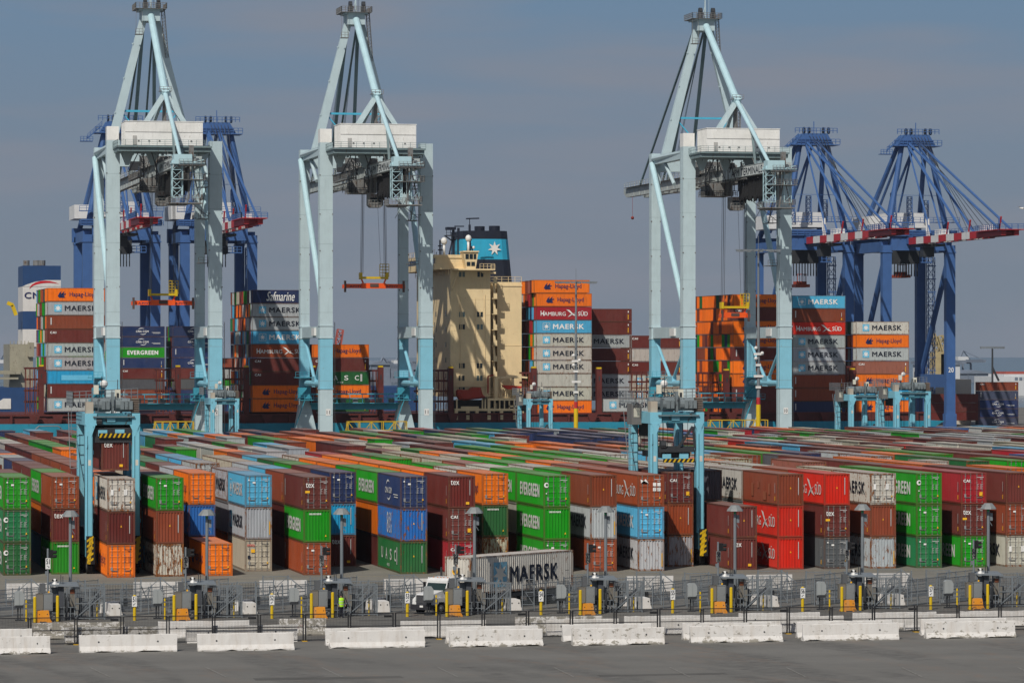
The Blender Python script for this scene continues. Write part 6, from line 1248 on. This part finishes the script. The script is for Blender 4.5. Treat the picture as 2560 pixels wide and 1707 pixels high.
def signtext(num, arrow, w, h, par, loc, flip=1):
    b = MB(); b.box(0, w, 0, .03, 0, h, 0); T2 = MB(); T(T2, num, w * .14, w * .86, h * .46, h * .92, 0, .02)
    c = (w * .5, h * .24); a = w * .28; s_ = flip
    G(T2, [(c[0] - s_ * a, c[1] - .0 - a * .7), (c[0] - s_ * a * .2, c[1] - a * .75), (c[0] - s_ * a * .42, c[1] - a * .42), (c[0] + s_ * a * .8, c[1] + a * .45), (c[0] + s_ * a * .62, c[1] + a * .75), (c[0] - s_ * a * .62, c[1] - a * .15), (c[0] - s_ * a * .88, c[1] + a * .15)])
    o = link('sign_board', b.mesh('sign_board', SGN), par, loc); link('lettering', T2.mesh('lettering', BLACK), o, (0, -.01, 0), (R(90), 0, 0)); return o
def b_signal():
    t = P0('signal_post'); b = MB(); b.tube((0, 0, 0), (0, 0, 5.25), .075, 8); b.box(-.2, .05, -.05, .05, 3.3, 3.6); lp('pole', b, GALV, t)
    b = MB(); b.box(.12, .38, -.1, .15, 4.55, 5.15, 0); [b.tube((.36, 0, z), (.62, -.1, z), .12, 8, 0, .13) for z in (4.98, 4.68)]; b.bar((0, 0, 4.85), (.14, 0, 4.85), .06); lp('signal_head', b, BLK, t); return t
for k in range(8):
    A = A0 + Vector((MX * k, MY * k, 0)); ln = LANES[k]; nx = LANES[min(k + 1, 7)] 
    where = f'of the gate island just before lane sign {nx}' if k < 7 else 'of the last gate island past lane sign fifty-seven'
    isl = f'on the island before lane sign {nx}' if k < 7 else 'on the last island past lane sign fifty-seven'
    rep('bol', k, A, simple('bollard', b_bollard, [YEL, DKST]), f'tall yellow bollard touching the orange barrier {isl}', 'bollard', 'yellow bollards at the gate islands')
    rep('bol', k, A + Vector((1.72, .9, 0)), None, f'tall yellow bollard under the canopy {isl}', 'bollard', 'yellow bollards at the gate islands')
    o = rep('ora', k, A + Vector((.62, .1, 0)), b_orange, f'small orange concrete barrier {isl}', 'barrier', 'orange barriers at the gate islands'); o.rotation_euler = (0, 0, R((0, 6, -5, 3, 8, -4, 5, 0)[k])); o.color = (1, 1, 1, .25 + .08 * (k % 4))
    rep('cab', k, A + Vector((.2, 1.2, 0)), b_cab, f'grey control cabinets on a stand {isl}', 'control cabinet', 'control cabinets')
    rep('kio', k, A + Vector((1.35, 2.0, 0)), b_kiosk, f'driver kiosk with grey canopy and camera {isl}', 'kiosk', 'driver kiosks')
    rep('sca', k, A + Vector((-.95, 2.2, 0)), b_scan, f'grey hooded scanner on a stand {isl}', 'scanner', 'hooded scanners')
    rep('thi', k, A + Vector((-.5, 1.6, 0)), simple('thin_post', b_thin, [YEL, GRYB]), f'thin short yellow post next to the scanner {isl}', 'post', 'thin yellow posts')
    rep('thi', k, A + Vector((4.8, 3.0, 0)), None, f'thin short yellow post by the turnstile {isl}', 'post', 'thin yellow posts')
    rep('gat', k, A + Vector((3.1, 2.4, 0)), b_gate, f'grey barred turnstile cage {isl}', 'gate', 'turnstile cages')
    rep('mes', k, A + Vector((-.6, 22, 0)), b_mesh, f'grey wire mesh gate standing behind the cabinets {isl}', 'gate', 'wire mesh gates'); 
    rep('mes', k, A + Vector((2.9, 20, 0)), None, f'grey wire mesh gate standing behind the turnstile {isl}', 'gate', 'wire mesh gates')
    rep('wal', k, A + Vector((-.2, 27, 0)), simple('barrier_wall', b_white_wall, [CW, GRYB]), f'white concrete wall block far behind the kiosk {isl}', 'wall block', 'white wall blocks behind the gates').color = (1, 1, 1, .1)
    rep('rai', k, A + Vector((.6, 8.6, 0)), b_rails, f'low grey pipe railing behind the turnstile {isl}', 'railing', 'lane railings')
    rep('rai', k, A + Vector((-3.2, 12.2, 0)), None, f'grey pipe railing further back behind the scanner {isl}', 'railing', 'lane railings')
    rep('rai', k, A + Vector((3.2, 13.4, 0)), None, f'grey pipe railing far back behind the cabinets {isl}', 'railing', 'lane railings')
    rep('net', k, A + Vector((-3.4, 5.0, 0)), None if 'net' in PROTO else b_net, f'grey mesh fence running back behind the scanner {isl}', 'fence', 'mesh lane fences')
    rep('net', k, A + Vector((1.6, 13.0, 0)), None, f'grey mesh fence far behind the kiosk {isl}', 'fence', 'mesh lane fences')
    rep('cag', k, A + Vector((4.6, 10.5, 0)), b_cage, f'tall grey mesh screen beside the turnstile {isl}', 'fence', 'tall mesh screens')
    rep('net', k, A + Vector((-.3, 6.5, 0)), b_net, f'grey mesh fence running back behind the kiosk {isl}', 'fence', 'mesh lane fences')
    rep('lam', k, A + Vector((2.95, 4.4, 0)) , b_lamp, f'grey lamp post with wide faceted shade {isl}', 'lamp post', 'lamp posts along the gates')
    if k < 7:
        num = str(51 + k)
        kr = rep('kra', k, A + Vector((6.5, 6.4, 0)), b_krail, f'short white concrete barrier end with two holes beside lane sign {nx}', 'barrier', 'short white barriers at the lanes'); kr.rotation_euler = (0, 0, R(90)); kr.color = (1, 1, 1, .12)
        kr = rep('kra', k, A + Vector((6.0, 9.4, 0)), None, f'short white concrete barrier half hidden behind the one at lane sign {nx}', 'barrier', 'short white barriers at the lanes'); kr.rotation_euler = (0, 0, R(58)); kr.color = (1, 1, 1, .15)
        p = A + Vector((7.35, 1.0, 0)); t = thing('lane_bollard', f'yellow bollard carrying the white lane sign {num}' if False else f'yellow bollard carrying the white lane sign {nx}', 'bollard', p, 0, 'bollards with lane signs')
        b = MB(); b.tube((0, 0, 0), (0, 0, 1.82), .115, 14); b.ball((0, 0, 1.82), .115, 0, 12, .5); lp('post', b, YEL, t); signtext(num, 1, .36, .76, t, (-.2, -.15, 1.02))
        b = MB(); b.box(0, .55, 0, .3, .008, .14); o = link('wheel_stop', b.mesh('wheel_stop', BLK), None, A + Vector((5.6, .8, 0))); tag(o, f'small black rubber block on the asphalt by lane sign {nx}', 'wheel stop', 'rubber blocks')
    t = rep('sig', k, A + Vector((1.15, 2.6, 0)), b_signal, f'lane signal post over the kiosk {isl}', 'signal post', 'lane signal posts')
    signtext(str(51 + k), -1, .36, .8, t, (-.18, -.12, 3.75), -1)

# ------------------------------------------------------------------ truck with a container
ang = math.atan2(-.710, .705) - .03
TP = gnd(1177, 1393, 4.1); c_, s_ = math.cos(ang), math.sin(ang)
base = Vector((TP.x - (1.22 * c_), TP.y - (1.22 * s_), 0))     # chassis centre at the container's front end
t = thing('truck', 'white day-cab truck tractor driving out through the lane gates', 'truck', base, ang)
TW = pm('truck_white', (.66, .66, .65), .3, .04, .03, (.4, .38, .35)); CHR = pm('chrome_trim', (.5, .51, .53), .2, .05, metal=.8); GRI = pm('grille_dark', (.05, .052, .06), .4, .1)
b = MB(); b.box(-1.02, 1.02, -2.75, -1.15, 1.15, 2.85); b.prism([(-2.75, 2.85), (-1.15, 2.85), (-1.15, 3.12), (-2.5, 3.06)], -1.0, 1.0, 'x'); b.prism([(-3.05, 1.9), (-2.75, 2.0), (-2.45, 3.1), (-2.6, 3.1)], -1.02, -.94, 'x'); b.prism([(-3.05, 1.9), (-2.75, 2.0), (-2.45, 3.1), (-2.6, 3.1)], .94, 1.02, 'x'); CB = lp('cab', b, TW, t)
b = MB(); b.add([(-.95, -3.04, 1.92), (.95, -3.04, 1.92), (.91, -2.62, 2.95), (-.91, -2.62, 2.95)], [(0, 1, 2, 3)]); b.add([(-.93, -2.7, 2.0), (.93, -2.7, 2.0), (.90, -2.5, 3.0), (-.90, -2.5, 3.0)], [(3, 2, 1, 0)]); lp('windscreen', b, pm('windscreen_glass', (.02, .035, .035), .08, .1), CB)
for x in (-1.03, 1.02): b = MB(); b.box(x, x + .012, -2.45, -1.6, 2.05, 2.8); lp('side_window', b, GLASS, CB)
b = MB(); [b.tube((x, -2.3, 3.04), (x, -2.3, 3.14), .05, 6) for x in (-.7, -.3, 0, .3, .7)]; lp('roof_marker_light', b, pm('amber_marker', (.6, .2, .03), .4), CB)
b = MB(); b.prism([(-4.55, 1.05), (-2.75, 1.05), (-2.75, 2.05), (-3.1, 2.0), (-4.45, 1.72), (-4.6, 1.55)], -.78, .78, 'x'); HD = lp('hood', b, TW, t)
b = MB(); b.box(-.68, .68, -4.64, -4.56, .85, 1.62, 0); [b.box(-.68, .68, -4.66, -4.64, 1.0 + q * .1, 1.03 + q * .1, 1) for q in range(6)]; b.box(-.64, .64, -4.67, -4.55, 1.6, 1.67, 1); G_ = lp('grille', b, [GRI, CHR], HD)
for s2_ in (-1, 1):
    b = MB(); pr = [(-4.55, .75), (-4.5, 1.25), (-4.2, 1.45), (-3.3, 1.4), (-3.05, 1.0), (-3.1, .75), (-3.35, 1.05), (-4.05, 1.08), (-4.3, .75)]; b.prism(pr, .72 * s2_ if s2_ > 0 else -1.14, 1.14 if s2_ > 0 else -.72, 'x'); lp('fender', b, TW, t)
    b = MB(); b.box(.68 * s2_ - .14, .68 * s2_ + .14, -4.62, -4.52, 1.15, 1.4); lp('headlight', b, pm('headlight_glass', (.6, .62, .6), .1), t)
    b = MB(); b.box(1.2 * s2_ - .06, 1.2 * s2_ + .06, -2.95, -2.75, 1.9, 2.7); b.bar((1.0 * s2_, -2.7, 2.7), (1.2 * s2_, -2.85, 2.6), .04); lp('mirror', b, BLK, t)
b = MB(); b.box(-1.1, 1.1, -4.85, -4.6, .4, .85); b.box(-.25, .25, -4.87, -4.85, .5, .65); lp('bumper', b, pm('bumper_dark', (.03, .03, .035), .45, .1), t)
b = MB(); b.box(-.16, .16, -4.88, -4.86, .62, .78); lp('number_plate', b, SGN, t)
b = MB(); b.box(-.45, .45, -4.3, 2.5, .7, 1.0); b.box(-1.0, 1.0, -1.15, -.9, 1.0, 1.3); b.tube((.9, -1.1, 1), (.9, -1.1, 3.9), .09, 8); b.tube((-.9, -1.0, 1), (-.9, -1.0, 3.9), .09, 8); b.tube((-.85, -2.3, .75), (-.85, -1.2, .75), .3, 10); b.tube((.85, -2.3, .75), (.85, -1.2, .75), .3, 10); lp('frame', b, DKST, t)
def wheels(t, ys, r=.52, xw=1.1):
    for y in ys:
        for s2_ in (-1, 1):
            b = MB(); b.tube((s2_ * (xw - .32), y, r), (s2_ * xw, y, r), r, 18); w_ = lp('wheel', b, BLK, t); b = MB(); b.tube((s2_ * (xw - .05), y, r), (s2_ * (xw + .015), y, r), .28, 12); b.tube((s2_ * xw, y, r), (s2_ * (xw + .06), y, r), .1, 8); lp('rim', b, CHR, w_)
wheels(t, (-3.7, .9, 2.2)); t.scale = (.95, .95, .86)
t = thing('container_chassis', 'black skeletal trailer chassis carrying the rusty grey container', 'trailer', base, ang)
b = MB(); [b.bar((x, .2, 1.1), (x, 13.6, 1.1), .14, .3) for x in (-.5, .5)]; [b.bar((-1.2, y, 1.12), (1.2, y, 1.12), .16, .22) for y in (.2, 4.5, 9, 13.5)]; b.bar((-1.15, .2, 1), (-1.15, 13.5, 1), .08, .2); b.bar((1.15, .2, 1), (1.15, 13.5, 1), .08, .25); [b.bar((x, 4.2, 1), (x, 4.2, .1), .12) for x in (-.6, .6)]; lp('frame', b, DKST, t); wheels(t, (11.2, 12.5))
ccol = (*PAL['grey'], .78); r = thing('shipping_container', 'rusty grey container with worn dark lettering riding on the truck chassis', 'shipping container', base + Vector((0, 0, 1.24)), ang, 'shipping containers on the move')
b_ = link('body', cmesh('C', 13.72), r); b_.color = (.60, .57, .51, .42)
b = MB(); Q(b, 2.95, 4.7, .45, 2.35, 2); star(b, 3.82, 1.45, .95, 7, .004); T(b, 'MAERSK', 5.1, 11.6, .75, 1.95, 1, .035); Q(b, 12.6, 13.1, 1.3, 1.34, 1); link('lettering', b.mesh('lettering', [WHITE, BLACK, pm('worn_blue_square', (.16, .36, .48), .7, .15, .35, (.2, .14, .1)), NAVYT, REDT, YELT, GREYT, OLDW, CLNW]), r, (1.232, 0, 0), SIDE_P)
b = MB(); n = 14; G(b, [(.95 + .26 * math.cos(2 * math.pi * i / n), 1.75 + .26 * math.sin(2 * math.pi * i / n)) for i in range(n)], 1); T(b, '45', .78, 1.12, 1.62, 1.9, 0, .02, z=.01); link('size_mark', b.mesh('size_mark', [BLACK, YELT]), r, (-1.219, -.02, 0), END_ROT)

# ------------------------------------------------------------------ worker in a high-visibility vest
g0 = gnd(853, 1544); SKIN = pm('skin', (.35, .19, .12), .6, .05); TROU = pm('dark_work_clothes', (.02, .022, .035), .8, .15); VEST = pm('high_visibility_vest', (.42, .80, .03), .6, .06); HAT = pm('dark_cap', (.03, .03, .035), .7)
J = dict(pel=(0, 0, .95), ch=(0, -.01, 1.30), nk=(0, 0, 1.50), hd=(0, -.02, 1.60), tp=(0, -.01, 1.74), hl=(-.10, 0, .90), kl=(-.12, -.03, .50), al=(-.13, .02, .09), tl=(-.14, -.14, .04), hr=(.10, 0, .90), kr=(.12, .02, .50), ar=(.13, .06, .09), tr=(.15, -.10, .04), sl=(-.19, 0, 1.44), el=(-.27, .02, 1.17), wl=(-.24, -.12, .95), sr=(.19, 0, 1.44), er=(.28, .0, 1.18), wr=(.27, -.16, 1.0))
RAD = dict(pel=.15, ch=.155, nk=.06, hd=.085, tp=.07, hl=.095, kl=.065, al=.045, tl=.04, hr=.095, kr=.065, ar=.045, tr=.04, sl=.065, el=.045, wl=.03, sr=.065, er=.045, wr=.03)
ED = [('pel', 'ch'), ('ch', 'nk'), ('nk', 'hd'), ('hd', 'tp'), ('pel', 'hl'), ('hl', 'kl'), ('kl', 'al'), ('al', 'tl'), ('pel', 'hr'), ('hr', 'kr'), ('kr', 'ar'), ('ar', 'tr'), ('ch', 'sl'), ('sl', 'el'), ('el', 'wl'), ('ch', 'sr'), ('sr', 'er'), ('er', 'wr')]
for s2_, w_ in (('l', -.24), ('r', .27)):
    b0 = J['w' + s2_]
    for i in range(5):
        f = 'f%s%d' % (s2_, i); off = (-.034 + .017 * i) if i < 4 else (.05 if w_ < 0 else -.05); ln_ = (.075, .085, .08, .062, .045)[i]; J['m' + f] = (b0[0] + off * .7, b0[1] - .02, b0[2] - .055 if i < 4 else b0[2] - .03); J[f] = (b0[0] + off, b0[1] - .035, b0[2] - .055 - ln_ if i < 4 else b0[2] - .08); RAD['m' + f] = .012; RAD[f] = .009; ED += [('w' + s2_, 'm' + f), ('m' + f, f)]
keys = list(J); me = bpy.data.meshes.new('person'); me.from_pydata([J[k] for k in keys], [(keys.index(a), keys.index(c)) for a, c in ED], [])
o = link('person', me, None, g0, (0, 0, .3)); sk = o.modifiers.new('skin', 'SKIN'); 
for i, k in enumerate(keys): o.data.skin_vertices[0].data[i].radius = (RAD[k], RAD[k] * (.75 if k in ('pel', 'ch') else 1)); o.data.skin_vertices[0].data[i].use_root = (k == 'pel')
ss = o.modifiers.new('sub', 'SUBSURF'); ss.levels = ss.render_levels = 1
dg = bpy.context.evaluated_depsgraph_get(); me2 = bpy.data.meshes.new_from_object(o.evaluated_get(dg)); me2.name = 'person'; o.modifiers.clear(); o.data = me2
me2.materials.clear(); me2.materials.append(TROU); me2.materials.append(SKIN)
for p in me2.polygons: p.use_smooth = True; p.material_index = 1 if (p.center.z > 1.5 or (p.center.z < 1.0 and abs(p.center.x) > .19 and p.center.z > .8)) else 0
tag(o, 'worker in a bright yellow-green vest and dark trousers standing beside a kiosk', 'person')
def ring(b, rs, m=0, n=16):
    vs = [(rx * math.cos(2 * math.pi * i / n), ry * math.sin(2 * math.pi * i / n), z) for z, rx, ry in rs for i in range(n)]; b.add(vs, [(j * n + i, j * n + (i + 1) % n, (j + 1) * n + (i + 1) % n, (j + 1) * n + i) for j in range(len(rs) - 1) for i in range(n)], m)
b = MB(); ring(b, [(.84, .205, .165), (.95, .20, .165), (1.2, .215, .17), (1.38, .23, .165), (1.47, .19, .13), (1.50, .10, .09)]); v = lp('vest', b, VEST, o)
b = MB(); ring(b, [(1.0, .205, .17), (1.05, .208, .172)]); ring(b, [(1.2, .22, .175), (1.25, .224, .176)]); lp('reflective_stripe', b, pm('reflective_grey', (.5, .52, .5), .4), v)
b = MB(); b.ball((0, -.01, 1.70), .105, 0, 12, .75); b.box(-.06, .06, -.17, -.08, 1.68, 1.70); lp('cap', b, HAT, o)
b = MB(); b.ball((-.035, -.098, 1.635), .011, 0, 6); b.ball((.035, -.098, 1.635), .011, 0, 6); b.box(-.03, .03, -.10, -.09, 1.565, 1.573, 0); lp('face_features', b, HAT, o)
b = MB(); b.prism([(-.095, 1.625), (-.12, 1.605), (-.095, 1.59)], -.012, .012, 'x'); [b.ball((x, 0, 1.62), .022, 0, 6, 1.4) for x in (-.092, .092)]; lp('nose_and_ear', b, SKIN, o)

# ------------------------------------------------------------------ haze
m = bpy.data.materials.new('haze'); m.use_nodes = True; t_ = m.node_tree; t_.nodes.clear(); o_ = t_.nodes.new('ShaderNodeOutputMaterial'); v_ = t_.nodes.new('ShaderNodeVolumePrincipled')
v_.inputs['Color'].default_value = (.80, .88, 1, 1); v_.inputs['Density'].default_value = .00003; v_.inputs['Anisotropy'].default_value = .2; t_.links.new(v_.outputs[0], o_.inputs['Volume'])
b = MB(); b.box(-1600, 2600, -30, 3200, -1 - 6, 130)
HAZE = True
if HAZE: tag(link('haze', b.mesh('haze', m)), 'thin bluish air between the near stacks and the far harbour', 'haze', kind='stuff')
